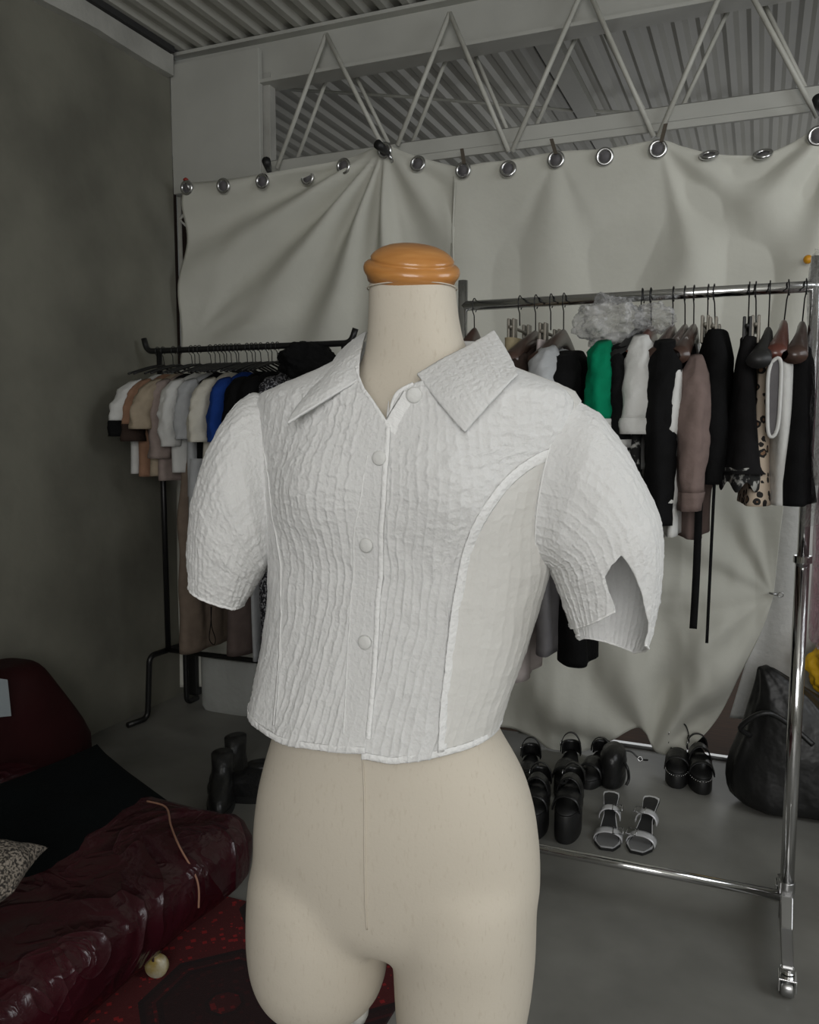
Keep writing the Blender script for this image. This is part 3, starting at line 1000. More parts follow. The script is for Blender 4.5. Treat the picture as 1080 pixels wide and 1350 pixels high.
# hem bands
HL = [(ph, hem_z(ph, -1) + .004) for ph in np.linspace(PHB, -1.95, 30)]
HR = [(ph, hem_z(ph, 1) + .004) for ph in np.linspace(PHB - .03, 2.0, 30)]
strip(HL, .008, bl, .0045, .0008, 'hem', 'blouse_seam', blouse, .0012)
strip(HR, .008, bl, .0022, .0008, 'hem', 'blouse_seam', blouse, .0012)


def covered_button(px, py, off=.0072, r=.0078):
    ph, z = bl.hit(px, py, off)
    c = bl.P(ph, z, off); n_ = bl.P(ph, z, off + .01) - c
    MB().lathe([(r * .9, -.003), (r, .0002), (r * .96, .0012), (r * .82, .0020), (r * .4, .0025), (.0005, .0026)], c, n_, 28).build('button', 'button', blouse)


for q in [(500, 604), (483, 719), (481, 847)]: covered_button(*q)
covered_button(546, 521, .0062, .0085)


# collar flaps
def flap(name, edge_in, edge_out, e0, e1, bulge, seed, nu=70, nv=60):
    """bilinear blended patch through 3D boundary lists of (px,py,depth)"""
    def cv(e, n): return arc_len_resample(smooth_poly([at_d(x, y, d) for x, y, d in e], 80), n)
    A, B = cv(edge_in, nu), cv(edge_out, nu); C_, D_ = cv(e0, nv), cv(e1, nv)
    u = np.linspace(0, 1, nu)[:, None, None]; v = np.linspace(0, 1, nv)[None, :, None]
    S_ = (1 - v) * A[:, None] + v * B[:, None] + (1 - u) * C_[None] + u * D_[None]
    S_ -= ((1 - u) * (1 - v) * A[0] + u * (1 - v) * A[-1] + (1 - u) * v * B[0] + u * v * B[-1])
    S_ = S_ - HF * (bulge * np.sin(PI * u) ** .7 * np.sin(PI * v) ** .7)
    N_ = grid_normals(S_)
    L1 = np.linalg.norm(A[-1] - A[0]); L2 = np.linalg.norm(C_[-1] - C_[0])
    for i in range(nu):
        for j in range(nv):
            S_[i, j] += N_[i, j] * (pucker(i / nu * L1, j / nv * L2, .6, .55, seed) - .0012) * .6
    return MB().grid(S_).build(name, 'blouse', blouse, solid=.0030, sub=0), S_


flap('collar_flap', [(550, 494, .912), (585, 474, .925), (620, 456, .955), (651, 437, 1.00)], [(613, 570, .864), (640, 538, .868), (664, 513, .876), (683, 494, .892)],
     [(550, 494, .912), (580, 532, .882), (613, 570, .864)], [(651, 437, 1.00), (668, 465, .945), (683, 494, .892)], .010, 21)
flap('collar_flap', [(474, 500, .925), (474, 480, .945), (477, 458, .98), (483, 437, 1.04)], [(379, 558, .905), (392, 536, .925), (424, 498, .965), (448, 464, 1.03)],
     [(474, 500, .925), (430, 527, .912), (379, 558, .905)], [(483, 437, 1.04), (466, 448, 1.04), (448, 464, 1.03)], .008, 31)
# collar stand and back collar behind the neck
back_c = []
for k in range(40):
    t_ = k / 39
    a_ = PI * (0.02 + t_ * .96)
    base_c = at_d(562, 452, DM + .02)
    back_c.append(base_c + RT * (.082 * math.cos(a_)) + HF * (.062 * math.sin(a_)) + ZZ * (.008 * math.sin(a_)))
G = np.zeros((40, 10, 3))
for i, p in enumerate(back_c):
    dirn = p - at_d(562, 452, DM + .02); dirn[2] = 0; dirn /= (np.linalg.norm(dirn) + 1e-9)
    for j in range(10): G[i, j] = p + dirn * (.020 * j / 9) - ZZ * (.045 * j / 9)
MB().grid(G).build('collar_back', 'blouse', blouse, solid=.003)


# sleeves
def sleeve_fn(rows, depth, ths, bow=0.0):
    """rows: (t, inner px, outer px); returns S(t,phi)"""
    ts = np.array([r[0] for r in rows])
    I = np.array([r[1] for r in rows], float); O = np.array([r[2] for r in rows], float)
    tt = np.linspace(ts[0], ts[-1], 200)
    I = np.stack([np.interp(tt, ts, I[:, k]) for k in (0, 1)], 1); O = smooth_poly(np.c_[np.array([r[2] for r in rows], float)], 200) if False else np.stack([np.interp(tt, ts, O[:, k]) for k in (0, 1)], 1)
    ker = np.ones(15) / 15
    for A in (I, O):
        for k in (0, 1):
            pad = np.r_[2 * A[0, k] - A[7:0:-1, k], A[:, k], 2 * A[-1, k] - A[-2:-9:-1, k]]
            A[:, k] = np.convolve(pad, ker, 'valid')

    def S_(t, ph, extra=0.0):
        i = [np.interp(t, tt, I[:, k]) for k in (0, 1)]; o = [np.interp(t, tt, O[:, k]) for k in (0, 1)]
        A, B = at_d(i[0], i[1], depth(t)), at_d(o[0], o[1], depth(t))
        th = np.interp(t, [x for x, _ in ths], [y for _, y in ths])
        c, h = (A + B) / 2, (B - A) / 2
        cs, sn = math.cos(ph), math.sin(ph)
        q = c + h * cs - RT * (bow * max(0, 1 - abs(t) / .35) * max(0, sn)) - HF * ((th + extra) * math.copysign(abs(sn) ** .85, sn)) + h / (np.linalg.norm(h) + 1e-9) * extra * cs
        return q
    return S_


def sleeve_grid(S_, t0f, t1f, p0f, p1f, nu, nv, seed, amp=1.0, ufac=.2):
    G = np.zeros((nu, nv, 3))
    for j in range(nv):
        for i in range(nu):
            w = i / (nu - 1)
            phm = p0f(.6) * (1 - w) + p1f(.6) * w
            t = t0f(phm) + (t1f(phm) - t0f(phm)) * j / (nv - 1)
            ph = p0f(t) * (1 - w) + p1f(t) * w
            u, v = ph * .075, t * ufac
            ex = pucker(u, v, .3, amp, seed) + .004 * mnoise.noise(Vector((u * 18, v * 8, seed)))
            G[i, j] = S_(t, ph, ex)
    return G


rowsL = [(-.12, (400, 700), (385, 560)), (0, (357, 742), (341, 517)), (.10, (354, 743), (322, 524)), (.22, (352, 746), (300, 548)), (.38, (349, 752), (277, 592)), (.55, (344, 760), (260, 645)), (.70, (338, 770), (254, 690)),
         (.85, (329, 784), (252, 735)), (1.0, (319, 797), (253, 771))]
SL = sleeve_fn(rowsL, lambda t: 1.045 - .010 * t, [(-.12, .02), (0, .058), (.15, .078), (.3, .082), (.6, .072), (1, .045)], -.012)
GSL = sleeve_grid(SL, lambda p: -.12, lambda p: 1.0, lambda t: 0.0, lambda t: 2 * PI, 200, 150, 41, 1.0)
MB().grid(GSL).build('sleeve', 'blouse', blouse, solid=.0009)
hm = [GSL[i, -1] for i in range(0, 200, 2)]
MB().tube(hm[:-1], .0018, 6, closed=True).build('cuff_hem', 'blouse_seam', blouse)

rowsR = [(-.12, (672, 700), (700, 570)), (0, (720, 742), (757, 526)), (.14, (722, 743), (790, 545)), (.30, (724, 746), (822, 592)), (.46, (728, 756), (848, 640)), (.60, (733, 769), (866, 684)), (.75, (741, 788), (869, 738)),
         (.88, (749, 809), (864, 788)), (1.0, (756, 828), (856, 832)), (1.15, (764, 850), (842, 872))]
SR = sleeve_fn(rowsR, lambda t: .945 - .010 * t, [(-.12, .015), (0, .050), (.15, .072), (.3, .080), (.6, .074), (1, .050), (1.15, .040)], .026)
# sample the front side to turn photo points into (t, phi)
smp = []
for t in np.linspace(.3, 1.15, 110):
    for ph in np.linspace(0.02, PI - .02, 110):
        smp.append((t, ph) + pr(SR(t, ph)))
smp = np.array(smp)


def inv(px, py):
    k = np.argmin((smp[:, 2] - px) ** 2 + (smp[:, 3] - py) ** 2)
    return smp[k, 0], smp[k, 1]


EA = np.array([inv(*q) for q in [(820, 733), (805, 745), (798, 760), (802, 780), (812, 804)]])     # front petal edge
EB = np.array([inv(*q) for q in [(820, 733), (830, 748), (841, 772), (850, 800), (855, 830)]])     # back petal edge
tA = EA[0, 0]


def edge(E, t):
    o = np.argsort(E[:, 0]); return float(np.interp(t, E[o, 0], E[o, 1]))


# front petal: from the inner side (phi = pi) to its curved edge; cap part reaches the outer side
tEnd = EA[-1, 0]
def fp0(t): return PI + .35
def front_t1(ph): return float(np.interp(ph, [EA[-1, 1], PI], [tEnd, 1.0]))
NJ, NA = 170, 110


def petal(ni, pa, pb, t1f):
    G = np.zeros((ni, NJ, 3))
    for i in range(ni):
        w = i / (ni - 1)
        t1 = t1f(w)
        for j in range(NJ):
            t = -.12 + (tA + .12) * j / NA if j <= NA else tA + (t1 - tA) * (j - NA) / (NJ - 1 - NA)
            ph = pa(t) * (1 - w) + pb(t) * w
            ex = pucker(ph * .075, t * .2, .25, .8, 51) + .004 * mnoise.noise(Vector((ph * .075 * 18, t * .2 * 8, 5)))
            G[i, j] = SR(t, ph, ex)
    return G


def bp1(t): return EB[0, 1] if t <= tA else edge(EB, t)
def fpe(t): return EA[0, 1] if t <= tA else edge(EA, t)
GF = petal(150, fp0, fpe, lambda w: front_t1(fp0(1) * (1 - w) + EA[-1, 1] * w))


def back_t1(w):
    phm = bp1(1) * (1 - w) + (-PI - .35) * w
    return 1.0 + .13 * max(0, min(1, (1.2 - phm) / 1.6)) * max(0, min(1, (phm + PI + .5) / .9))


GBk = petal(190, bp1, lambda t: -PI - .35, back_t1)
slv = MB().grid(GF).grid(GBk).build('sleeve', 'blouse', blouse)
bm = bmesh.new(); bm.from_mesh(slv.data)
bmesh.ops.remove_doubles(bm, verts=bm.verts, dist=.00012)
bmesh.ops.recalc_face_normals(bm, faces=bm.faces)
bm.to_mesh(slv.data); bm.free()
slv.modifiers.new('solid', 'SOLIDIFY').thickness = .0009
MB().tube([GF[i, -1] for i in range(0, 150, 2)], .0013, 6).build('cuff_hem', 'blouse_seam', blouse)
MB().tube([GBk[i, -1] for i in range(0, 190, 2)], .0015, 6).build('cuff_hem', 'blouse_seam', blouse)
# armhole seams
for S_, dz in ((SL, 1), (SR, 1)):
    MB().tube([S_(0.0, ph, .001) for ph in np.linspace(.15, PI - .15, 40)], .0008, 6).build('armhole_seam', 'blouse_seam', blouse)

# ================================================================== RACKS
RY, RZ = 2.22, 1.622      # chrome rack: rail line
LY, LZ = 3.00, 1.618      # black rack

rx0, rx1 = -0.762, 0.108
t = thing('garment_rack', 'chrome garment rack on castors, standing right of the mannequin over the shoes', 'clothes rack', ((rx0 + rx1) / 2, RY, 0))
MB().tube([(rx0, RY, RZ), (rx1 + .25, RY, RZ)], .0135, 20).build('rail', 'chrome', t)
MB().tube([(rx0, RY, .118), (rx1, RY, .118)], .0125, 20).build('lower_bar', 'chrome', t)
for x, zt_ in ((rx0, 1.69), (rx1, 1.69)):
    MB().tube([(x, RY, .06), (x, RY, .98)], .0165, 20).tube([(x, RY, .98), (x, RY, zt_)], .0135, 20).build('post', 'chrome', t)
    MB().tube([(x, RY, .968), (x, RY, .986)], .0215, 20).build('post_collar', 'chrome', t, bevel=.002)
    MB().tube([(x, RY, .128), (x, RY, .160)], .0195, 20).build('post_sleeve', 'dull_chrome', t, bevel=.002)
    for sgn in (-1, 1):
        ft = MB()
        ft.loft([[(x - wd, RY + sgn * yy, z0), (x + wd, RY + sgn * yy, z0), (x + wd, RY + sgn * yy, z1), (x - wd, RY + sgn * yy, z1)]
                 for yy, z0, z1, wd in ((0, .050, .150, .014), (.035, .052, .135, .014), (.09, .055, .085, .013), (.20, .050, .070, .013), (.215, .050, .066, .012))])
        f = ft.build('foot', 'dull_chrome', t, smooth=False, bevel=.002)
        cy0 = RY + sgn * .212
        cs = MB().tube([(x, cy0, .050), (x, cy0, .062)], .016, 16).tube([(x, cy0, .040), (x, cy0, .056)], .008, 12)
        cs.box((x - .020, cy0 - .030, .018), (x - .016, cy0 + .012, .046)).box((x + .016, cy0 - .030, .018), (x + .020, cy0 + .012, .046)).box((x - .02, cy0 - .030, .044), (x + .02, cy0 + .012, .049))
        k = cs.build('castor', 'chrome', f, smooth=False, bevel=.0015)
        MB().lathe([(.006, -.014), (.018, -.014), (.0205, -.010), (.0205, .010), (.018, .014), (.006, .014)], (x, cy0 - .012, .0206), (1, 0, 0), 24).build('wheel', 'dull_chrome', f)

# ---- black pipe rack
t = thing('garment_rack', 'black pipe garment rack standing against the grey wall at left', 'clothes rack', (-1.95, LY, 0))
lx0, lx1, lzb = -2.415, -1.52, .295


def arcpts(pts, r=.05, n=6):
    """polyline with rounded corners"""
    P = [np.array(p, float) for p in pts]
    out = [P[0]]
    for i in range(1, len(P) - 1):
        a = P[i - 1] - P[i]; b = P[i + 1] - P[i]
        a = a / np.linalg.norm(a); b = b / np.linalg.norm(b)
        A, B = P[i] + a * r, P[i] + b * r
        for k in range(n + 1):
            s_ = k / n
            out.append((1 - s_) ** 2 * A + 2 * s_ * (1 - s_) * P[i] + s_ * s_ * B)
    out.append(P[-1])
    return out


MB().tube(arcpts([(-2.495, LY, LZ + .055), (-2.48, LY, LZ), (-1.49, LY, LZ), (-1.47, LY, LZ + .055)], .03), .0125, 14).build('rail', 'black_metal', t)
for x in (lx0, lx1):
    MB().tube([(x, LY, lzb), (x, LY, LZ)], .0125, 14).build('post', 'black_metal', t)
    for sgn in (-1, 1):
        if sgn > 0:
            pts = [(x, LY, lzb), (x, LY + .12, lzb), (x, LY + .12, .0135), (x, LY + .20, .0135)]
        else:
            pts = [(x, LY, lzb), (x - .01, LY - .115, lzb), (x - .03, LY - .115, .0135), (x - .05, LY - .22, .0135)]
        MB().tube(arcpts(pts, .035), .0125, 14).build('foot', 'black_metal', t)
MB().tube([(lx0, LY, lzb), (lx1, LY, lzb)], .0115, 14).build('lower_bar', 'black_metal', t)


# ------------------------------------------------------------------ hangers and garments
def make_hook(b, x, y, z, drop, rr=.0185, lean=0.0, wr=.0016):
    pts = []
    for k in range(13):
        a = math.radians(-60 + 240 * k / 12)
        pts.append((x + lean * .2 * math.sin(a), y + rr * math.cos(a), z + rr * math.sin(a)))
    pts += [(x + lean * .2, y - rr * .95, z - rr * .9), (x + lean * .5, y - rr * .2, z - rr * 1.5), (x + lean, y, z - drop)]
    b.tube(pts, wr, 6)


def hanger(x, y, z, kind, label, group, drop=.085, hw=.20, lean=0.0):
    t = thing('clothes_hanger', label, 'hanger', (x, y, z - drop - .06), group)
    b = MB(); make_hook(b, x, y, z, drop, lean=lean)
    b.build('hook', 'wire', t)
    x = x + lean
    zc = z - drop
    if kind in ('wood', 'red', 'dark', 'wire'):
        m = {'wood': 'hanger_wood', 'red': 'hanger_red', 'dark': 'hanger_black', 'wire': 'hanger_black'}[kind]
        rings = []
        th = .011 if kind != 'wire' else .003
        for k in range(25):
            s_ = -1 + 2 * k / 24
            a = abs(s_)
            zz = zc - .012 - .070 * a ** 1.35
            hh = (.024 - .006 * a) if kind != 'wire' else .004
            ww = th + .016 * a ** 2 if kind != 'wire' else th
            yy = y + s_ * hw
            xo = -.018 * a ** 2
            rings.append([(x + xo + ww * math.cos(q), yy, zz + hh * math.sin(q)) for q in [2 * PI * i / 12 for i in range(12)]])
        MB().loft(rings).build('shoulder_bar', m, t)
    else:
        MB().tube([(x, y - hw * .8, zc - .012), (x, y + hw * .8, zc - .012)], .0045, 8).build('bar', 'hanger_grey' if kind == 'clip' else 'hanger_black', t)
        for s_ in (-.62, .62):
            c = MB()
            c.box((x - .010, y + s_ * hw - .016, zc - .055), (x - .003, y + s_ * hw + .016, zc + .010)).box((x + .003, y + s_ * hw - .016, zc - .055), (x + .010, y + s_ * hw + .016, zc + .010))
            c.build('clip', 'hanger_grey' if kind == 'clip' else 'hanger_black', t, smooth=False, bevel=.002)
    return t


def fold_dx(yv, zv, sd, amp):
    return amp * (math.sin(yv * 42 + sd * 1.7 + 1.3 * mnoise.noise(Vector((yv * 5, zv * 3, sd)))) * .55 + mnoise.noise(Vector((yv * 16, zv * 5, sd + 3))) * .9)


def g_body(x, y, prof, sd, amp=.012, nph=44, nrow=46, open_neck=False, hemf=None):
    """prof: (z, half width along the rail normal, half thickness[, y shift])"""
    prof = sorted(prof, key=lambda p: -p[0])
    zs = [p[0] for p in prof][::-1]
    hw = [p[1] for p in prof][::-1]; th = [p[2] for p in prof][::-1]; ys = [(p[3] if len(p) > 3 else 0) for p in prof][::-1]
    rings = []
    z0, z1 = prof[0][0], prof[-1][0]
    for i in range(nrow):
        f = i / (nrow - 1)
        z = z0 + (z1 - z0) * (f ** 1.25)
        W_, T_, Y_ = np.interp(z, zs, hw), np.interp(z, zs, th), np.interp(z, zs, ys)
        k = min(1, f * 4)
        ring = []
        for j in range(nph):
            a = 2 * PI * j / nph
            cs, sn = math.cos(a), math.sin(a)
            yv = Y_ + W_ * math.copysign(abs(cs) ** .9, cs)
            xv = T_ * math.copysign(abs(sn) ** .7, sn)
            xv += fold_dx(yv, z, sd, amp) * k
            zz = z + (hemf(yv, f) if hemf else 0) + .006 * f * mnoise.noise(Vector((yv * 9, 1, sd)))
            ring.append((x + xv, y + yv, zz))
        rings.append(ring)
    return MB().loft(rings, cap=True)


def g_sleeve(x, y, z, sgn, length, r0=.050, r1=.040, out=.05, sd=0, thin=.032, puff=0.0, cuff=False, bend=0.0, nrow=26):
    rings = []
    for i in range(nrow):
        f = i / (nrow - 1)
        zz = z - length * f
        yy = y + sgn * (out * math.sin(min(1, f * 1.3) * PI / 2)) + bend * f * f
        rr = r0 + (r1 - r0) * f + puff * math.sin(PI * min(1, f * 1.05)) ** .7
        if f < .12: rr *= .55 + .45 * (f / .12)
        ring = []
        for j in range(24):
            a = 2 * PI * j / 24
            w = 1 + .16 * mnoise.noise(Vector((math.cos(a) * 2, math.sin(a) * 2 + sd, f * 6))) + .10 * mnoise.noise(Vector((math.cos(a) * 1.2, math.sin(a) * 5 + sd, f * 14))) + .05 * math.sin(a * 5 + sd + f * 3)
            ring.append((x + thin * (rr / r0) * math.sin(a) * w + .006 * mnoise.noise(Vector((f * 4, sd, 1))), yy + rr * math.cos(a) * w, zz - sgn * math.cos(a) * .30 * rr * max(0, 1 - f * 1.6)))
        rings.append(ring)
    return rings


def garment(name, label, cat, x, y, ztop, m, prof, group=None, sleeves=None, sd=0, amp=.012, cuff=None, collar=None, hemf=None, near_only=False):
    zb = min(p[0] for p in prof)
    t = thing(name, label, cat, (x, y, zb), group)
    g_body(x, y, prof, sd, amp, hemf=hemf).build('body', m, t)
    if sleeves:
        for sgn in ((-1,) if near_only else (-1, 1)):
            a = dict(sleeves); zs = a.pop('z'); yo = a.pop('y'); sm_ = a.pop('m', m); xo = a.pop('xo', 0)
            R = g_sleeve(x + xo, y + sgn * yo, zs, sgn, sd=sd + sgn, **a)
            k = len(R) if cuff is None else int(len(R) * (1 - cuff[1]))
            o_ = MB().loft(R[:k + 1] if cuff else R).build('sleeve', sm_, t, solid=0)
            if cuff:
                c_ = np.mean(np.array(R[k]), axis=0)
                RR = [[tuple(c_ + (np.array(p) - np.mean(np.array(r), axis=0)) * 1.05 + (np.mean(np.array(r), axis=0) - c_)) for p in r] for r in R[k:]]
                MB().loft(RR).build('cuff', cuff[0], t)
    if collar:
        cm, cz, cr = collar
        MB().tube([(x + .025 * math.sin(q), y + cr * math.cos(q), cz + .012 * math.cos(q)) for q in [2 * PI * i / 20 for i in range(20)]], .009, 8, closed=True).build('collar', cm, t)
    return t


def top_prof(z0, L, hw=.19, th=.026, flare=0.0, thb=None):
    thb = thb or th * 1.5
    return [(z0 - .012, .035, .012), (z0 - .024, .070, .018), (z0 - .050, .13, th * .9), (z0 - .085, hw * .93, th), (z0 - .14, hw, th * 1.1), (z0 - L * .5, hw * .93, thb), (z0 - L, hw * (1 + flare), thb)]


GR = 'clothes hanging on the chrome rack'
HR = 'hangers on the chrome rack'


def rx(px): return float(at_y(px, 392, RY)[0])
def rzn(px, py, dy=-.19): return float(at_y(px, py, RY + dy)[2])


# ---- chrome rack, left to right
x = rx(626)
hanger(x, RY, RZ, 'wood', 'short hanger at the far left end of the chrome rail, beside the mannequin neck', HR, drop=.07, hw=.10)
garment('camisole', 'small beige and black strappy top hanging at the far left end of the chrome rail', 'top', x, RY, 0, 'beige_cloth', top_prof(RZ - .085, .45, .11, .014), GR, sd=1)
x = rx(686)
hanger(x, RY, RZ, 'clip', 'grey clip hanger holding the tan skirt above the blouse collar point', HR, drop=.06, hw=.12)
garment('skirt', 'tan skirt bunched on a grey clip hanger, just right of the blouse collar', 'skirt', x, RY, 0, 'tan_cloth', [(RZ - .10, .11, .022), (RZ - .20, .12, .030), (RZ - .36, .13, .03)], GR, sd=2, amp=.018)
x = rx(697)
garment('long_dress', 'long pale pink-grey dress reaching low beside the blouse hem, below the chrome rail', 'dress', x, RY, 0, 'pale_pink_cloth', top_prof(RZ - .12, RZ - .12 - rzn(690, 905, -.15), .16, .022), GR, sd=3)
x = rx(707)
hanger(x, RY, RZ, 'wood', 'dark wooden hanger holding the very dark brown top on the chrome rail', HR)
garment('knit_top', 'very dark brown top on a wooden hanger right of the tan skirt', 'top', x, RY, 0, 'brown_cloth', top_prof(RZ - .10, .45, .19, .025), GR, sd=4, sleeves=dict(z=RZ - .15, y=.17, length=.32))
x = rx(727)
hanger(x, RY, RZ, 'clip', 'grey clip hanger with the pale trousers on the chrome rail', HR, drop=.075, hw=.13)
garment('trousers', 'pale pink trousers folded narrow, hanging from a grey clip hanger', 'trousers', x, RY, 0, 'pale_pink_cloth', [(RZ - .11, .13, .012), (RZ - .3, .14, .020), (RZ - .62, .13, .02)], GR, sd=5)
x = rx(735)
garment('long_coat', 'long grey coat whose hem shows under the armhole of the blouse', 'coat', x + .012, RY + .02, 0, 'grey_cloth', top_prof(RZ - .14, RZ - .14 - rzn(720, 866, -.15), .17, .020), GR, sd=6)
x = rx(744)
hanger(x, RY, RZ, 'wood', 'brown wooden hanger carrying the white puff sleeve top on the chrome rail', HR)
garment('puff_sleeve_blouse', 'white top with a rounded sleeve head, on a wooden hanger above the blouse shoulder', 'top', x, RY, 0, 'pale_grey_cloth', top_prof(RZ - .115, .40, .18, .025), GR, sd=7, sleeves=dict(z=RZ - .135, y=.17, length=.22, r0=.055, r1=.06, puff=.015))
x = rx(764)
garment('long_trousers', 'long black trousers whose end shows under the blouse sleeve', 'trousers', x + .02, RY, 0, 'black_cloth', [(RZ - .16, .13, .02), (1.1, .15, .035), (rzn(765, 880, -.12), .13, .045)], GR, sd=8)
garment('black_jacket', 'black jacket on the chrome rack left of the green sleeve', 'jacket', x, RY, 0, 'black_cloth', top_prof(RZ - .12, .48, .19, .035), GR, sd=9, sleeves=dict(z=RZ - .15, y=.17, length=.34, r0=.06, r1=.05, thin=.045))
x = rx(812)
garment('green_shirt', 'green shirt with white collar trim and white sleeve edge', 'shirt', x, RY, 0, 'green_cloth', top_prof(RZ - .105, .42, .17, .022), GR, sd=10,
        sleeves=dict(z=RZ - .125, y=.165, length=RZ - .125 - rzn(800, 566), r0=.045, r1=.050, out=.045, thin=.030), cuff=('white_cloth', .13), collar=('white_cloth', RZ - .10, .07))
x = rx(822)
garment('cream_blouse', 'sliver of a cream top between the green shirt and the black patterned top', 'top', x, RY, 0, 'cream_cloth', top_prof(RZ - .115, .36, .16, .016), GR, sd=11)
x = rx(833)
garment('patterned_top', 'black top with white neck trim, white sleeve edge and white scroll print', 'top', x, RY, 0, 'black_cloth', top_prof(RZ - .105, .30, .17, .022), GR, sd=12,
        sleeves=dict(z=RZ - .135, y=.165, length=RZ - .135 - rzn(828, 590), r0=.046, r1=.048, out=.02, thin=.030), cuff=('white_cloth', .09), collar=('white_cloth', RZ - .105, .07))
garment('print_skirt', 'black and white scroll print top hanging low beside the blouse sleeve', 'top', rx(853), RY, 0, 'tattoo_print', top_prof(RZ - .16, RZ - .16 - rzn(848, 672, -.15), .20, .020), GR, sd=13)
x = rx(848)
hanger(x, RY, RZ, 'dark', 'black hanger close left of the white long sleeve top', HR, lean=-.008)
x = rx(858)
hanger(x, RY, RZ, 'red', 'reddish brown wooden hanger above the white long sleeve top', HR, lean=.004)
garment('white_long_sleeve_top', 'white long sleeve top with folded bell cuff, right of the patterned black top', 'top', x, RY, 0, 'white_cloth', top_prof(RZ - .105, RZ - .105 - rzn(852, 620), .16, .014), GR, sd=14,
        sleeves=dict(z=RZ - .115, y=.165, length=RZ - .115 - rzn(852, 572), r0=.034, r1=.048, out=.035, thin=.030), cuff=('white_cloth', .17))
garment('ribbed_skirt', 'white ribbed skirt end hanging below the folded bell cuff', 'skirt', rx(874), RY - .03, 0, 'white_cloth', [(RZ - .42, .13, .022), (RZ - .60, .145, .030), (rzn(862, 655, -.17), .12, .022)], GR, sd=15, amp=.006)
x = rx(890)
hanger(rx(888), RY, RZ, 'wood', 'dark wooden hanger over the black cardigan, right of the white long sleeves', HR)
garment('black_cardigan', 'black cardigan between the white bell sleeve and the white ruffled blouse', 'cardigan', rx(889), RY, 0, 'black_cloth', top_prof(RZ - .105, RZ - .105 - rzn(880, 655), .19, .025), GR, sd=16, sleeves=dict(z=RZ - .13, y=.175, length=.42, thin=.040))
x = rx(903)
hanger(x, RY, RZ, 'wood', 'dark wooden hanger of the ruffled white blouse on the chrome rail', HR, lean=.003)
garment('ruffle_blouse', 'white blouse with a wavy ruffled front edge reaching low between two black tops', 'blouse', x, RY, 0, 'white_cloth', [(RZ - .14, .10, .012), (RZ - .20, .22, .020), (RZ - .33, .25, .020), (RZ - .385, .205, .018), (RZ - .44, .215, .022), (RZ - .50, .25, .020), (RZ - .58, .22, .02), (rzn(890, 662), .21, .018)], GR, sd=17, amp=.008)
x = rx(915)
hanger(x, RY, RZ, 'wood', 'dark wooden hanger directly above the mauve sleeve', HR, lean=.002)
garment('black_blouse', 'black top just left of the mauve knit with the gathered cuff', 'top', rx(908), RY, 0, 'black_cloth', top_prof(RZ - .11, RZ - .11 - rzn(905, 650), .165, .020), GR, sd=18)
garment('mauve_knit', 'mauve grey knit with a full sleeve gathered into its cuff', 'sweater', rx(927), RY, 0, 'mauve_cloth', top_prof(RZ - .17, .42, .15, .02), GR, sd=19,
        sleeves=dict(z=RZ - .165, y=.165, length=RZ - .165 - rzn(917, 672), r0=.036, r1=.034, puff=.014, out=.045, thin=.026), cuff=('mauve_cloth', .14))
x = rx(934)
hanger(x, RY, RZ, 'clip', 'grey clip hanger over the black dress with hanging ribbons', HR, drop=.075, hw=.12)
hanger(rx(941), RY, RZ, 'clip', 'second grey clip hanger at the black ribbon dress, just right of the first', HR, drop=.080, hw=.13, lean=.006)
garment('black_ribbon_dress', 'black top right of the mauve sleeve, with two long ribbons dangling from it', 'top', rx(948), RY, 0, 'black_cloth', [(RZ - .10, .11, .025), (RZ - .16, .16, .035), (RZ - .32, .19, .042), (rzn(940, 640), .18, .035)], GR, sd=20)
for (a, wdt, lab) in (([(922, 655), (918, 760), (914, 829)], .0085, 'broad black ribbon'), ([(944, 596), (938, 720), (932, 848)], .0035, 'thin black ribbon')):
    P_ = [at_y(u, v, RY - .17) for u, v in a]
    P_ = smooth_poly(P_, 20)
    rg = [[p + np.array([-wdt, 0, 0]), p + np.array([wdt, .001, 0]), p + np.array([wdt, .002, 0]), p + np.array([-wdt, .001, 0])] for p in P_]
    q = MB().loft(rg).build('ribbon', 'black_cloth', bpy.data.objects[[o_.name for o_ in bpy.data.objects if o_.name.startswith('black_ribbon_dress')][0]])
    q['label'] = lab
x = rx(988)
hanger(x, RY, RZ, 'black_clip', 'black clip hanger of the black skirt with frayed lace hem', HR, drop=.085, hw=.16)
hanger(rx(996), RY, RZ, 'clip', 'grey clip hanger just right of the black clip one, over the black skirt', HR, drop=.080, hw=.12, lean=.004)
sk = garment('black_skirt', 'flared black skirt with white frayed lace at its hem, left of the leopard print', 'skirt', rx(990), RY, 0, 'soft_black', [(RZ - .12, .12, .020), (RZ - .18, .15, .026), (RZ - .42, .20, .048), (rzn(985, 625), .215, .060)], GR, sd=21, amp=.010)
xs = rx(990)
zl = rzn(985, 625)
MB().loft([[(xs + .060 * math.sin(q), RY + .205 * math.cos(q), z_ + .012 * math.sin(q * 9) * (1 if n_ else .2)) for q in [2 * PI * i / 90 for i in range(90)]] for n_, z_ in ((0, zl + .012), (1, zl - .030))], cap=False).build('lace_hem', 'tattoo_print', sk, solid=.001)
x = rx(1015)
hanger(x, RY, RZ, 'dark', 'dark oval-topped hanger over the leopard print dress', HR, drop=.10)
garment('leopard_dress', 'leopard print dress hanging narrow between the black skirt and the white tank top', 'dress', x - .012, RY, 0, 'leopard', [(RZ - .14, .05, .02), (RZ - .17, .12, .022), (RZ - .3, .14, .020), (rzn(1000, 668), .17, .038)], GR, sd=22, amp=.008)
x = rx(1040)
hanger(x, RY, RZ, 'red', 'thick red-brown wooden hanger showing through the white tank top neckline', HR, drop=.085, hw=.17, lean=-.008)
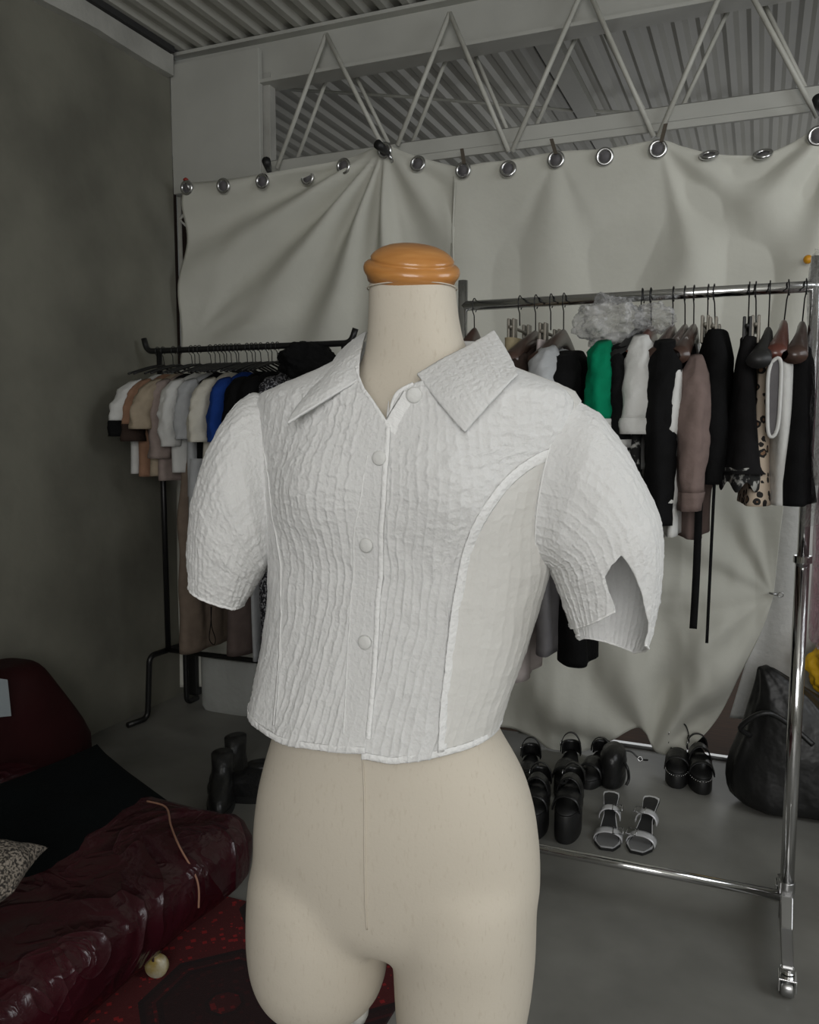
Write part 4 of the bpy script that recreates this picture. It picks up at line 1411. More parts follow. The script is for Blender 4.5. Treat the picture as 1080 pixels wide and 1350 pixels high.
tk = garment('white_tank_top', 'white tank top with long open neckline on a red-brown hanger', 'tank top', x - .006, RY, 0, 'white_cloth', [(RZ - .15, .14, .020), (RZ - .19, .17, .024), (RZ - .45, .155, .022), (rzn(1020, 668), .165, .026)], GR, sd=23, amp=.005)
# neckline: a raised white edge round the grey inside
nk = [at_y(u, v, RY - .185) for u, v in [(1017, 478), (1026, 472), (1030, 482), (1029, 520), (1026, 560), (1020, 575), (1013, 570), (1012, 530), (1013, 495)]]
MB().tube(smooth_poly(nk + [nk[0]], 40)[:-1], .0042, 8, closed=True).build('neckline_edge', 'white_cloth', tk)
cN = np.mean(nk, axis=0)
MB().add([cN + np.array([0, .004, 0])] + [p + np.array([0, .004, 0]) for p in nk], [(0, i + 1, (i + 1) % len(nk) + 1) for i in range(len(nk))]).build('neck_opening', 'grey_cloth', tk)
x = rx(1063)
hanger(x, RY, RZ, 'wood', 'brown wooden hanger nearest the chrome post at right', HR, drop=.090, hw=.17, lean=-.006)
garment('black_slip_dress', 'black top hanging nearest the chrome post at the right end of the rail', 'top', rx(1058), RY, 0, 'black_cloth', [(RZ - .14, .05, .02), (RZ - .18, .13, .03), (RZ - .4, .17, .034), (rzn(1045, 668), .18, .040)], GR, sd=24)


# plastic garment covers
def crumple(c, rx_, ry_, rz_, sd, n=90, m=60, amp=.25, fine=1.0):
    G = np.zeros((m, n, 3))
    for i in range(m):
        th = PI * (.04 + .92 * i / (m - 1))
        for j in range(n):
            ph = 2 * PI * j / (n - 1)
            d = np.array([math.sin(th) * math.cos(ph), math.sin(th) * math.sin(ph), math.cos(th)])
            q = mnoise.noise(Vector(tuple(d * 2.1 + sd))) * 1.0 + (abs(mnoise.noise(Vector(tuple(d * 4.5 + sd)))) * .7 + abs(mnoise.noise(Vector(tuple(d * 11 + sd)))) * .25) * fine
            r = 1 + amp * (q - .4)
            G[i, j] = np.asarray(c) + d * np.array([rx_, ry_, rz_]) * r
    G[:, -1] = G[:, 0]
    return MB().grid(G)


tag(crumple(at_y(807, 426, RY - .06), .088, .13, .068, 3.0, amp=.32).build('plastic_cover', 'clear_plastic'), 'bunched clear plastic garment cover draped over the rail above the green shirt', 'plastic cover', 'clear plastic garment covers')
tag(crumple(at_y(864, 420, RY - .03), .050, .10, .034, 9.0, amp=.35).build('plastic_cover', 'thin_plastic'), 'small wisp of clear plastic over the red-brown hanger right of the bunched cover', 'plastic cover', 'clear plastic garment covers')
pc_ = MB()
G = np.zeros((40, 50, 3))
for i in range(40):
    for j in range(50):
        v = j / 49; u = i / 39
        a = u * 2 * PI
        wv = .055 + .02 * mnoise.noise(Vector((v * 6, 2, 1)))
        x_ = rx1 + .045 + wv * math.cos(a) * (1 + .35 * mnoise.noise(Vector((math.cos(a) * 2, math.sin(a) * 2, v * 7))))
        y_ = RY - .02 + .17 * math.sin(a) * (min(1, .25 + v * 3))
        z_ = RZ + .07 - .62 * v + .02 * mnoise.noise(Vector((u * 8, v * 3, 5)))
        G[i, j] = (x_, y_, z_)
G[-1] = G[0]
tag(MB().grid(G).build('plastic_cover', 'thin_plastic'), 'clear plastic garment cover hanging at the right end of the rail around the post', 'plastic cover', 'clear plastic garment covers')
# things beyond the post at the right edge of the photo
garment('wrapped_pink_dress', 'pinkish dress wrapped in clear plastic at the right edge, outside the chrome post', 'dress', rx1 + .090, RY + .02, 0, 'pink_plastic',
        [(1.52, .06, .02), (1.44, .14, .035), (1.1, .17, .060), (.78, .17, .060)], GR, sd=25, amp=.016)
tag(MB().box((.235, 3.075, .001), (.62, 3.20, .355)).build('storage_box', 'black_rubber', smooth=False, bevel=.006), 'black box behind the black bag at the right edge, under the yellow bag', 'box')
tag(crumple((.305, 3.137, .470), .125, .085, .125, 19.0, amp=.22).build('yellow_bag', 'yellow_bag'), 'bright yellow bag at the right edge behind the chrome post', 'bag')
tag(crumple((.31, 3.137, .605), .09, .07, .035, 17.0, amp=.3).build('black_bundle', 'black_cloth'), 'black folded bundle on top of the yellow bag at the right edge', 'bundle')

# ---- black rack
GLG = 'clothes hanging on the black rack'
HLG = 'thin black hangers on the black rack'


def lxp(px): return float(at_y(px, 462, LY)[0])
def lzn(px, py, dy=-.2): return float(at_y(px, py, LY + dy)[2])


Lz = LZ - .035
items = [
    # name, label, category, hook px, material, length, half width, sleeve dict, cuff
    ('white_t_shirt', 'white short sleeve shirt with black cuff, outermost left on the black rack', 'shirt', 212, 'white_cloth', .43, .21, dict(length=.23, r0=.06, r1=.055, out=.10), ('black_cloth', .3)),
    ('salmon_t_shirt', 'salmon tan short sleeve shirt with dark brown cuff on the black rack', 'shirt', 222, 'salmon_cloth', .44, .20, dict(length=.25, r0=.062, r1=.058, out=.08), ('brown_cloth', .3)),
    ('beige_t_shirt', 'beige wide short sleeve shirt, third from the left on the black rack', 'shirt', 236, 'beige_cloth', .44, .20, dict(length=.20, r0=.065, r1=.065, out=.09), None),
    ('pink_grey_top', 'pinkish grey loose top hanging lower than the beige shirt beside it', 'top', 244, 'pink_grey_cloth', .46, .19, dict(length=.32, r0=.055, r1=.060, out=.03), None),
    ('black_collar_top', 'dark top with a light collar between the beige and the white sleeves', 'top', 250, 'black_cloth', .30, .17, None, None),
    ('white_blouse', 'white puffed short sleeve blouse in the left group on the black rack', 'blouse', 262, 'white_cloth', .42, .19, dict(length=.27, r0=.055, r1=.05, out=.05, puff=.012), None),
    ('off_white_shirt', 'off-white shirt tucked just right of the white puffed blouse on the black rack', 'shirt', 278, 'pale_grey_cloth', .52, .18, dict(length=.24, r0=.055, r1=.060, out=.04), None),
    ('black_tank_top', 'black tank top between the off-white and the cream shirts', 'tank top', 290, 'black_cloth', .42, .16, None, None),
    ('cream_shirt', 'cream short sleeve shirt left of the blue shirt on the black rack', 'shirt', 305, 'cream_cloth', .48, .20, dict(length=.25, r0=.06, r1=.062, out=.07), None),
    ('blue_shirt', 'bright blue shirt on the black rack behind the blouse shoulder', 'shirt', 325, 'blue_cloth', .50, .20, dict(length=.25, r0=.055, r1=.055, out=.05), None),
    ('black_shirt', 'black shirt right of the blue shirt on the black rack', 'shirt', 345, 'black_cloth', .50, .20, dict(length=.28, r0=.055, r1=.055, out=.05, thin=.04), None),
    ('black_sweater', 'black sweater filling the gap behind the blouse shoulder, left of the floral top', 'sweater', 360, 'black_cloth', .55, .20, dict(length=.3, r0=.055, r1=.055, out=.05, thin=.04), None),
    ('floral_blouse', 'dark floral top hanging just left of the black puffy jacket', 'top', 382, 'dark_floral', .50, .19, dict(length=.22, r0=.05, r1=.05, out=.02), None),
]
for i, (n_, lab, cat, px, m_, Ln, hw, sl, cf) in enumerate(items):
    x = lxp(px)
    z0 = Lz - .055
    sl2 = None
    if sl:
        sl2 = dict(z=z0 - .045, y=hw - .04); sl2.update(sl); sl2.setdefault('thin', .034)
    garment(n_, lab, cat, x, LY, 0, m_, top_prof(z0, Ln, hw, .022), GLG, sleeves=sl2, sd=40 + i, cuff=cf)
# black small letters block on the white sleeve
# thin black hangers: one per garment, a row of hooks
hk = [208, 215, 229, 237, 252, 258, 263, 277, 285, 290, 295, 300, 305, 311, 316, 326, 332, 338, 344, 353, 360, 366]
for i, px in enumerate(hk):
    x = lxp(px)
    t = thing('clothes_hanger', 'one of the thin black hangers packed in a tight row on the black rack', 'hanger', (x, LY, Lz - .10), HLG)
    b = MB(); make_hook(b, x, LY, LZ, .062, rr=.0165, lean=.006 * math.sin(i * 2.1), wr=.0019); b.build('hook', 'black_metal', t)
    hb = [(x, LY + s_ * .19, LZ - .063 - .045 * abs(s_) ** 1.2) for s_ in np.linspace(-1, 1, 15)]
    MB().tube(hb, .0045, 8).build('shoulder_bar', 'hanger_black', t)
# puffy black jacket laid over the rail end
tag(crumple(at_y(408, 478, LY - .06), .085, .20, .085, 23.0, amp=.18).build('puffer_jacket', 'black_cloth'), 'big black jacket bulging over the right end of the black rail', 'jacket')
# long garments
TAUPE = garment('taupe_trousers', 'long taupe trousers with a wide hem near the left post of the black rack', 'trousers', lxp(265), LY + .02, 0, 'taupe_cloth',
        [(Lz - .35, .17, .03), (.9, .19, .035), (lzn(260, 862, -.15) + .0, .20, .045)], GLG, sd=60, amp=.015)
garment('grey_white_skirt', 'long pale grey skirt below the white blouses on the black rack', 'skirt', lxp(285), LY - .03, 0, 'pale_grey_cloth',
        [(Lz - .42, .15, .04), (.95, .17, .035), (lzn(250, 765, -.2), .18, .04)], GLG, sd=61, amp=.010)
garment('black_skirt', 'black hem peeking out below the pale grey skirt on the black rack', 'skirt', lxp(297), LY - .04, 0, 'black_cloth',
        [(Lz - .45, .14, .03), (.95, .16, .03), (lzn(265, 788, -.2), .16, .03)], GLG, sd=62, amp=.010)
garment('brown_dress', 'dark taupe dress under the left blouse sleeve', 'dress', lxp(335), LY - .02, 0, 'dark_taupe_cloth',
        [(Lz - .2, .14, .03), (.9, .18, .03), (lzn(310, 855, -.1), .19, .05)], GLG, sd=63, amp=.012)
garment('pale_grey_dress', 'pale grey hem showing just left of the mottled long dress', 'dress', lxp(352), LY, 0, 'pale_grey_cloth',
        [(Lz - .3, .14, .02), (.8, .15, .02), (lzn(335, 868, -.1), .15, .02)], GLG, sd=64, amp=.010)
garment('floral_dress', 'long dress with tiny dark mottled pattern hanging against the left edge of the blouse', 'dress', lxp(385), LY - .10, 0, 'dark_floral',
        [(Lz - .2, .12, .03), (.8, .13, .045), (lzn(340, 935, -.15), .13, .055)], GLG, sd=65, amp=.014)
# drawstring loop
P_ = [at_y(u, v, LY - .27) for u, v in [(278, 800), (279, 825), (284, 842), (282, 850), (276, 842), (278, 822), (279, 800)]]
MB().tube(smooth_poly(P_, 30), .0018, 6).build('drawstring', 'black_cloth', TAUPE)['label'] = 'thin dark drawstring loop'
pq = at_z(253, 917, 0)
tag(MB().box((pq[0] - .035, pq[1], .001), (pq[0] + .03, pq[1] + .07, .235)).build('equipment_case', 'black_rubber', smooth=False, bevel=.005), 'small upright black case standing between grey wall and the white bag', 'case')
# white shopping bag on the floor behind the rack
bg = MB()
rings = []
for z_, wx, wy in ((0, .13, .05), (.02, .14, .055), (.16, .145, .05), (.24, .15, .03)):
    rings.append([(-2.185 + wx * math.copysign(abs(math.cos(a)) ** .5, math.cos(a)) + .006 * nz((a, z_ * 9, 1), 2), 3.145 + wy * math.copysign(abs(math.sin(a)) ** .5, math.sin(a)), z_) for a in [2 * PI * i / 40 for i in range(40)]])
tag(bg.loft(rings).build('paper_bag', 'white_bag', angle=50), 'white bag standing on the floor beneath the black rack', 'bag')
cR = at_y(362, 893, 2.98)
tag(crumple((cR[0], 3.10, .155), .11, .07, .075, 31.0, amp=.15).build('white_bundle', 'white_bag'), 'white rounded bundle to the right of the white bag under the black rack', 'bundle')
tag(MB().box((cR[0] - .12, 3.04, 0), (cR[0] + .12, 3.17, .078)).build('storage_box', 'black_rubber', smooth=False, bevel=.006), 'low black box under the white bundle beneath the black rack', 'box')

# ================================================================== SHOES
def foot_outline(L, wt, wh, n=40, square=0.0, side=0.0):
    """closed outline in the local frame: +y = toe"""
    pts = []
    for k in range(n):
        a = 2 * PI * k / n
        s_, c_ = math.sin(a), math.cos(a)
        y = -c_ * L / 2
        f = (y / L + .5)
        w = wh + (wt - wh) * min(1, max(0, (f - .2) / .5)) - (.004 if .3 < f < .5 else 0)
        e = .62 if (f > .5 and square) else .8
        x = math.copysign(abs(s_) ** e, s_) * w / 2
        pts.append((x + side * .01 * math.sin(PI * f), y))
    return pts


def place(P, loc, rz, tilt=0.0):
    """local -> world; +y toe"""
    c, s_ = math.cos(rz), math.sin(rz)
    out = []
    for (x, y, z) in P:
        out.append((loc[0] + c * x - s_ * y, loc[1] + s_ * x + c * y, loc[2] + z))
    return out


def band(loc, rz, y0, y1, w, h, z0, th=.003, n=18, rise=0.0):
    """strap arching over the foot between y0 and y1"""
    G = np.zeros((n, 5, 3))
    for i in range(n):
        a = PI * i / (n - 1)
        for j in range(5):
            y = y0 + (y1 - y0) * j / 4
            x = -w / 2 * math.cos(a)
            z = z0 + (h + rise * (j / 4)) * math.sin(a) ** .8
            G[i, j] = place([(x, y, z)], loc, rz)[0]
    return MB().grid(G)


def platform_sandal(label, loc, rz, grp, L=.24, plat=.045, heel=.075, studs=False, ankle=.085, buckle=True, closed=False):
    t = thing('platform_sandal', label, 'sandal', loc, grp)
    o_ = foot_outline(L, .088, .066)
    zt = lambda y: plat + (heel - plat) * max(0, min(1, (.15 * L - y) / (.5 * L)))
    rings = []
    for f, ins in ((0, .003), (.04, 0), (.96, 0), (1, .003)):
        rings.append(place([(x * (1 - ins * 12), y * (1 - ins * 4), zt(y) * f) for x, y in o_], loc, rz))
    MB().loft(rings).build('sole', 'black_rubber', t, angle=50)
    if studs:
        sb = MB()
        for k in range(40):
            x, y = o_[k]
            if y > -.02:
                p = place([(x * 1.01, y * 1.01, zt(y) - .006)], loc, rz)[0]
                sb.lathe([(.0008, -.0024), (.0024, 0), (.0008, .0024)], p, n=8)
        sb.build('stud_trim', 'grommet', t)
    rings = [place([(x * .95, y * .97, zt(y) + d) for x, y in o_], loc, rz) for d in (.0005, .004)]
    MB().loft(rings).build('footbed', 'insole', t)
    band(loc, rz, .015 * L / .24, .085 * L / .24, .086, .060, plat, rise=-.012).build('front_strap', 'black_leather', t, solid=.004)
    if closed:
        band(loc, rz, -.02, .03, .080, .075, plat + .01).build('vamp', 'black_leather', t, solid=.004)
    # heel counter and ankle strap
    G = np.zeros((16, 5, 3))
    for i in range(16):
        a = PI + PI * i / 15
        for j in range(5):
            G[i, j] = place([(.033 * math.cos(a), -L * .34 + .045 * math.sin(a) * .9, heel + .045 * j / 4)], loc, rz)[0]
    MB().grid(G).build('heel_counter', 'black_leather', t, solid=.004)
    s_ = band(loc, rz, -L * .30 - .006, -L * .30 + .006, .074, ankle * .82, heel + .012, n=26).build('ankle_strap', 'black_leather', t, solid=.003)
    if buckle:
        p = place([(.036, -L * .30 + .008, heel + ankle * .5)], loc, rz)[0]
        n_ = (math.cos(rz), math.sin(rz), .1)
        MB().ring(p, .009, .0017, n_, 16, 6).build('buckle', 'grommet', s_)
    return t


SG = 'black shoes on the floor under the chrome rack'
platform_sandal('black platform sandal with ankle strap, back row, partly hidden by the mannequin hip', at_z(697, 1040, 0).tolist(), PI + .15, SG, plat=.05, heel=.08, ankle=.09)
platform_sandal('black platform sandal with round ankle loop, second from the left in the back row', at_z(748, 1036, 0).tolist(), PI + .05, SG, plat=.05, heel=.085, ankle=.095)
platform_sandal('dark low sandal squeezed between the looped sandal and the black bag shaped shoe', at_z(785, 1025, 0).tolist(), PI - .1, SG, plat=.03, heel=.06, ankle=.07, buckle=False)
platform_sandal('chunky black platform shoe nearest the mannequin thigh', at_z(708, 1085, 0).tolist(), PI + .1, SG, L=.25, plat=.08, heel=.10, ankle=.08, closed=True)
platform_sandal('chunky black platform shoe with silver ring buckle, left of the silver heels', at_z(751, 1090, 0).tolist(), PI + .05, SG, L=.25, plat=.09, heel=.11, ankle=.08, closed=True)
SG2 = 'studded black platform sandals beside the black bag'
platform_sandal('left one of the studded black platform pair, near the curtain bottom', at_z(893, 1023, 0).tolist(), PI + .05, SG2, L=.24, plat=.055, heel=.085, studs=True, ankle=.11)
platform_sandal('right one of the studded black platform pair, nearer the black bag', at_z(921, 1030, 0).tolist(), PI + .18, SG2, L=.24, plat=.055, heel=.085, studs=True, ankle=.07, closed=True, buckle=True)

# black rounded shoe with ribbed upper and thin strap lying out
lc = at_z(808, 1030, 0)
t = thing('black_ankle_boot', 'rounded black shoe with ribbed leather upper behind the silver heels', 'shoe', lc)
R = []
for k, (z_, w_, l_) in enumerate([(0, .040, .075), (.01, .044, .08), (.03, .047, .082), (.045, .044, .080), (.055, .048, .083), (.07, .045, .080), (.08, .048, .082), (.095, .044, .078), (.105, .045, .076), (.125, .038, .066), (.138, .022, .04)]):
    R.append([(lc[0] + w_ * math.copysign(abs(math.cos(a)) ** .8, math.cos(a)), lc[1] + l_ * math.sin(a), z_) for a in [2 * PI * i / 36 for i in range(36)]])
MB().loft(R).build('upper', 'black_leather', t)
MB().tube(smooth_poly([lc + np.array(q) for q in [(.045, -.03, .09), (.058, -.04, .07), (.062, -.04, .035), (.055, -.05, .015)]], 20), .005, 8).build('side_strap', 'black_leather', t)
MB().tube(smooth_poly([lc + np.array(q) for q in [(.030, .02, .115), (.06, .03, .11), (.09, .03, .088), (.12, .03, .088)]], 20), .0032, 8).build('loose_strap', 'black_leather', t)
MB().ring(lc + np.array([.092, .025, .090]), .008, .0018, (.2, -1, .4), 14, 6).build('buckle', 'grommet', t)


def silver_heel(label, px, py, rz):
    loc = at_z(px, py, 0).tolist()
    t = thing('heeled_sandal', label, 'sandal', loc, 'silver heeled sandals')
    L, heel = .240, .080

    def zc(y):
        f = max(0, min(1, (.25 * L - y) / (.70 * L)))
        return .006 + heel * (f * f * (3 - 2 * f))

    out = []
    for x, y in [(-.010, -.5), (-.024, -.47), (-.027, -.40), (-.022, -.25), (-.020, -.10), (-.030, .10), (-.040, .25), (-.040, .34), (-.024, .47), (-.018, .5), (.018, .5), (.024, .47), (.040, .34), (.040, .25), (.030, .10), (.020, -.10), (.022, -.25), (.027, -.40), (.024, -.47), (.010, -.5)]:
        out.append((x, y * L))
    den = []
    for i in range(len(out)):
        a, b = out[i], out[(i + 1) % len(out)]
        for k in range(3): den.append((a[0] + (b[0] - a[0]) * k / 3, a[1] + (b[1] - a[1]) * k / 3))
    def sheet(scale, z0, z1, name, m):
        N_ = len(den)
        b = MB()
        vs, fs = [], []
        rows = 26
        ys = np.linspace(-L / 2 * scale, L / 2 * scale, rows)
        xs = np.interp(ys / scale, [p[1] for p in out[:10]], [abs(p[0]) for p in out[:10]]) * scale
        rg = []
        for y, w_ in zip(ys, xs):
            z = zc(y)
            rg.append(place([(-w_, y, z + z0), (w_, y, z + z0), (w_, y, z + z1), (-w_, y, z + z1)], loc, rz))
        return b.loft(rg).build(name, m, t, smooth=False)
    sheet(1.0, -.006, .002, 'sole', 'black_rubber')
    sheet(.97, .002, .0034, 'trim', 'silver_leather')
    sheet(.86, .0034, .0045, 'footbed', 'insole')
    # grey toe area of the footbed
    rg = []
    for y in np.linspace(.02, L * .46, 12):
        w_ = float(np.interp(y, [p[1] for p in out[:10]], [abs(p[0]) for p in out[:10]])) * .82
        rg.append(place([(-w_, y, zc(y) + .0045), (w_, y, zc(y) + .0045), (w_, y, zc(y) + .0052), (-w_, y, zc(y) + .0052)], loc, rz))
    MB().loft(rg).build('toe_pad', 'grey_insole', t, smooth=False)
    yh = -L * .42
    MB().loft([place([(w_ * math.cos(a), yh + s2 * math.sin(a) + dy, z_) for a in [2 * PI * k / 20 for k in range(20)]], loc, rz) for z_, w_, s2, dy in ((0, .010, .010, -.004), (.003, .011, .011, -.004), (.04, .013, .012, -.002), (heel * .92, .022, .018, .004))]).build('heel', 'black_rubber', t)
    for (y0, y1, w_, h_, zz) in ((.030, .066, .086, .030, .004), (-.045, -.012, .066, .036, zc(-.03) - .012)):
        s_ = band(loc, rz, y0, y1, w_, h_, zz, n=22).build('strap', 'silver_leather', t, solid=.0035)
        sd_ = -1 if rz > PI else 1
        c = place([(.35 * w_ * -sd_ * -1, (y0 + y1) / 2, zz + h_ * .93)], loc, rz)[0]
        MB().tube([place([(.35 * w_ * sd_ + u * .015, (y0 + y1) / 2 + v * .022, zz + h_ * .86 + .007 - abs(u) * .002)], loc, rz)[0] for u, v in ((-1, -1), (1, -1), (1, 1), (-1, 1))], .0022, 8, closed=True).build('buckle', 'grommet', s_)
    return t


silver_heel('left silver double-buckle heeled sandal in front of the black shoes', 803, 1098, PI + .10)
silver_heel('right silver double-buckle heeled sandal, the one farthest from the black shoes', 850, 1104, PI - .08)

# black boots behind the sofa end
def boot(label, loc, rz, h=.15, lay=False):
    t = thing('black_boot', label, 'boot', loc, 'black boots near the end of the sofa')
    rows = [(0, 0, .25, .088), (.02, 0, .25, .09), (.05, .0, .235, .085), (.075, -.01, .20, .08), (.095, -.04, .13, .075), (.12, -.055, .10, .072), (h, -.055, .10, .075)]
    R = []
    for z_, yc_, l_, w_ in rows:
        pts = [(w_ / 2 * math.cos(a), yc_ + l_ / 2 * math.sin(a), z_) for a in [2 * PI * k / 30 for k in range(30)]]
        if lay: pts = [(z_ - .05, y, x + w_ * .5 + .003) for (x, y, z_) in pts]
        R.append(place(pts, loc, rz))
    MB().loft(R).build('upper', 'black_leather', t)
    rr = [(w * .5 * 1.04, 0) for w in (.09,)]
    R = [place([((.047 * math.cos(a), .13 * math.sin(a), z_) if not lay else (z_ - .055, .13 * math.sin(a), .047 * math.cos(a) + .049)) for a in [2 * PI * k / 30 for k in range(30)]], loc, rz) for z_ in (0.0, .025)]
    MB().loft(R).build('sole', 'black_rubber', t, angle=50)
    return t


boot('upright black boot standing just past the end of the maroon sofa', at_z(292, 1062, 0).tolist(), PI + .5, .165)
boot('black boot lying next to the upright one, close to the mannequin hip', at_z(326, 1052, 0).tolist(), PI / 2 + .3, .13)
boot('second upright black boot behind, leaning over the others', at_z(302, 1030, 0).tolist(), PI + .1, .15)

# black bag on the floor
cB = np.array([.150, 3.03, 0])
R = []
for k, (z_, wx, wy, ox) in enumerate([(0.002, .15, .08, 0), (.02, .175, .10, 0), (.08, .19, .11, -.004), (.16, .185, .11, 0), (.25, .165, .095, .0), (.33, .13, .07, -.01), (.39, .085, .045, -.035), (.43, .045, .028, -.075), (.465, .02, .018, -.105)]):
    ring = []
    for i in range(64):
        a = 2 * PI * i / 64
        q = 1.03 + .20 * mnoise.noise(Vector((math.cos(a) * 1.6, math.sin(a) * 1.6, z_ * 6))) + .14 * abs(mnoise.noise(Vector((math.cos(a) * 3.5, math.sin(a) * 3.5, z_ * 10))))
        ring.append((cB[0] + ox + wx * q * math.cos(a), cB[1] + wy * q * math.sin(a), z_ + .01 * mnoise.noise(Vector((a, 0, z_ * 20))) * (1 if k else 0)))
    R.append([(p[0], p[1], p[2] * 1.06) for p in ring])
t = thing('black_bag', 'large slumped black nylon bag on the floor behind the chrome post', 'bag', cB)
MB().loft(R).build('sack', 'nylon', t, sub=1)
MB().tube(smooth_poly([cB + np.array(q) for q in [(-.14, -.06, .26), (-.17, -.10, .30), (-.10, -.11, .36), (-.03, -.09, .33), (.05, -.10, .27)]], 30), .009, 8).build('handle', 'nylon', t)
MB().tube(smooth_poly([cB + np.array(q) for q in [(.16, -.08, .20), (.19, -.10, .10), (.18, -.11, .02), (.10, -.12, .008)]], 30), .010, 8).build('strap', 'nylon', t)

# ================================================================== SOFA, CUSHIONS, RUG
sx0, sx1, sy0, sy1, sz0, sz1 = -2.20, -1.225, .35, 1.885, .068, .245
t = thing('daybed', 'low maroon leather daybed on castors at the lower left, on the red rug', 'sofa', ((sx0 + sx1) / 2, (sy0 + sy1) / 2, 0))
nx, ny = 70, 120


def daybed_surface():
    """rounded box with leather creases, closed"""
    R = []
    cx_, cyy = (sx0 + sx1) / 2, (sy0 + sy1) / 2
    hx, hy = (sx1 - sx0) / 2, (sy1 - sy0) / 2
    prof = [(-.9, .0), (-.5, .0), (0, .0)]
    rows = [(sz0, .05), (sz0 + .006, .018), (sz0 + .03, .0), (sz0 + .08, -.008), (sz1 - .06, -.008), (sz1 - .03, .0), (sz1 - .012, .014), (sz1 - .002, .034), (sz1 + .004, .07), (sz1 + .008, .16), (sz1 + .010, .28), (sz1 + .010, .42)]
    n = 240
    for z_, ins in rows:
        ring = []
        for i in range(n):
            a = 2 * PI * i / n
            e = .13
            x = math.copysign(abs(math.cos(a)) ** e, math.cos(a)); y = math.copysign(abs(math.sin(a)) ** e, math.sin(a))
            X_, Y_ = cx_ + x * (hx - ins), cyy + y * (hy - ins)
            d = .014 * mnoise.noise(Vector((X_ * 3, Y_ * 5, z_ * 6))) + .010 * abs(mnoise.noise(Vector((X_ * 9, Y_ * 8, z_ * 12)))) + .003 * mnoise.noise(Vector((X_ * 30, Y_ * 25, z_ * 30)))
            tuft = .020 * math.exp(-((Y_ - 1.36) / .03) ** 2) + .012 * math.exp(-((Y_ - .85) / .03) ** 2)
            k = 1 if z_ > sz0 + .02 else 0
            ring.append((X_ + x * (d - tuft * k), Y_ + y * d, z_ + (d * 1.2 - tuft * .6 if z_ > sz1 - .04 else 0)))
        R.append(ring)
    return MB().loft(R)


daybed_surface().build('mattress', 'maroon_leather', t)
P_ = [(sx1 - .012, y, sz1 - .018 + .004 * math.sin(y * 40)) for y in np.linspace(sy1 - .06, sy0 + .05, 60)]
P_ = [(sx1 - .30, sy1 - .10, sz1 + .020), (sx1 - .22, sy1 - .12, sz1 + .026), (sx1 - .14, sy1 - .20, sz1 + .026), (sx1 - .06, sy1 - .27, sz1 + .020), (sx1 + .010, sy1 - .295, sz1 - .04), (sx1 + .024, sy1 - .31, sz1 - .10)]
MB().tube(smooth_poly([(p[0], p[1], p[2]) for p in P_], 60), .0026, 6).build('piping', 'stitch', t)
for (x, y) in ((sx1 - .05, 1.49), (sx0 + .08, 1.49), (sx1 - .05, .55), (sx0 + .08, .55)):
    f = MB().obox((x, y, .062), (.018, 0, 0), (0, .014, 0), (0, 0, .010)).build('castor_fork', 'dull_chrome', t, smooth=False, bevel=.002)
    MB().lathe([(.006, -.012), (.024, -.012), (.027, -.007), (.027, .007), (.024, .012), (.006, .012)], (x + .015, y, .0355), (.35, -.94, 0), 26).build('castor', 'castor', t)


def cushion(name, label, m, c, ax, ay, th, cat='cushion', puff=1.0, sag=.02, group=None, sd=0, sharp=.5):
    """pillow with pinched corners: c centre, ax/ay half axes, th half thickness"""
    c, ax, ay = map(np.asarray, (c, ax, ay))
    nn = np.cross(ax, ay); nn /= np.linalg.norm(nn)
    n = 40
    G = []
    for s_ in (1, -1):
        g_ = np.zeros((n, n, 3))
        for i in range(n):
            for j in range(n):
                u, v = -1 + 2 * i / (n - 1), -1 + 2 * j / (n - 1)
                h = ((1 - u * u) * (1 - v * v)) ** sharp
                pin = 1 - .07 * (1 - v * v) * abs(u) ** 2
                pin2 = 1 - .07 * (1 - u * u) * abs(v) ** 2
                w = .012 * mnoise.noise(Vector((u * 2.2, v * 2.2, sd + s_)))
                g_[i, j] = c + ax * u * pin + ay * v * pin2 + nn * s_ * (h * th + w * h)
        G.append(g_)
    b = MB().grid(G[0]).grid(G[1], flip=True)
    o_ = b.build(name, m)
    tag(o_, label, cat, group)
    return o_


# big black cushion / throw lying over the daybed, its far corner rising
apex = at_x(130, 985, -1.86)
def B_(px, py, x): return at_x(px, py, x)
K = [B_(128, 981, -1.85), B_(243, 1068, -1.52), B_(45, 1215, -1.42), B_(-80, 1060, -1.92)]
def quad_cushion(name, label, m, Q, th, cat, sd, n=40, nrm_up=None, sharp=.5):
    Q = [np.asarray(q, float) for q in Q]
    nn = np.cross(Q[1] - Q[0], Q[3] - Q[0]); nn /= np.linalg.norm(nn)
    if nn[2] < 0: nn = -nn
    Gs = []
    for s_ in (1, -1):
        g_ = np.zeros((n, n, 3))
        for i in range(n):
            for j in range(n):
                u, v = i / (n - 1), j / (n - 1)
                U, V = 2 * u - 1, 2 * v - 1
                uu = .5 + .5 * U * (1 - .08 * (1 - V * V)); vv = .5 + .5 * V * (1 - .08 * (1 - U * U))
                p = Q[0] * (1 - uu) * (1 - vv) + Q[1] * uu * (1 - vv) + Q[2] * uu * vv + Q[3] * (1 - uu) * vv
                h = ((1 - U * U) * (1 - V * V)) ** sharp
                g_[i, j] = p + nn * h * (s_ * th + .015 * mnoise.noise(Vector((U * 2, V * 2, sd))))
        Gs.append(g_)
    flip = np.cross(Q[1] - Q[0], Q[3] - Q[0]) @ nn < 0
    return tag(MB().grid(Gs[0], flip=flip).grid(Gs[1], flip=not flip).build(name, m), label, cat)


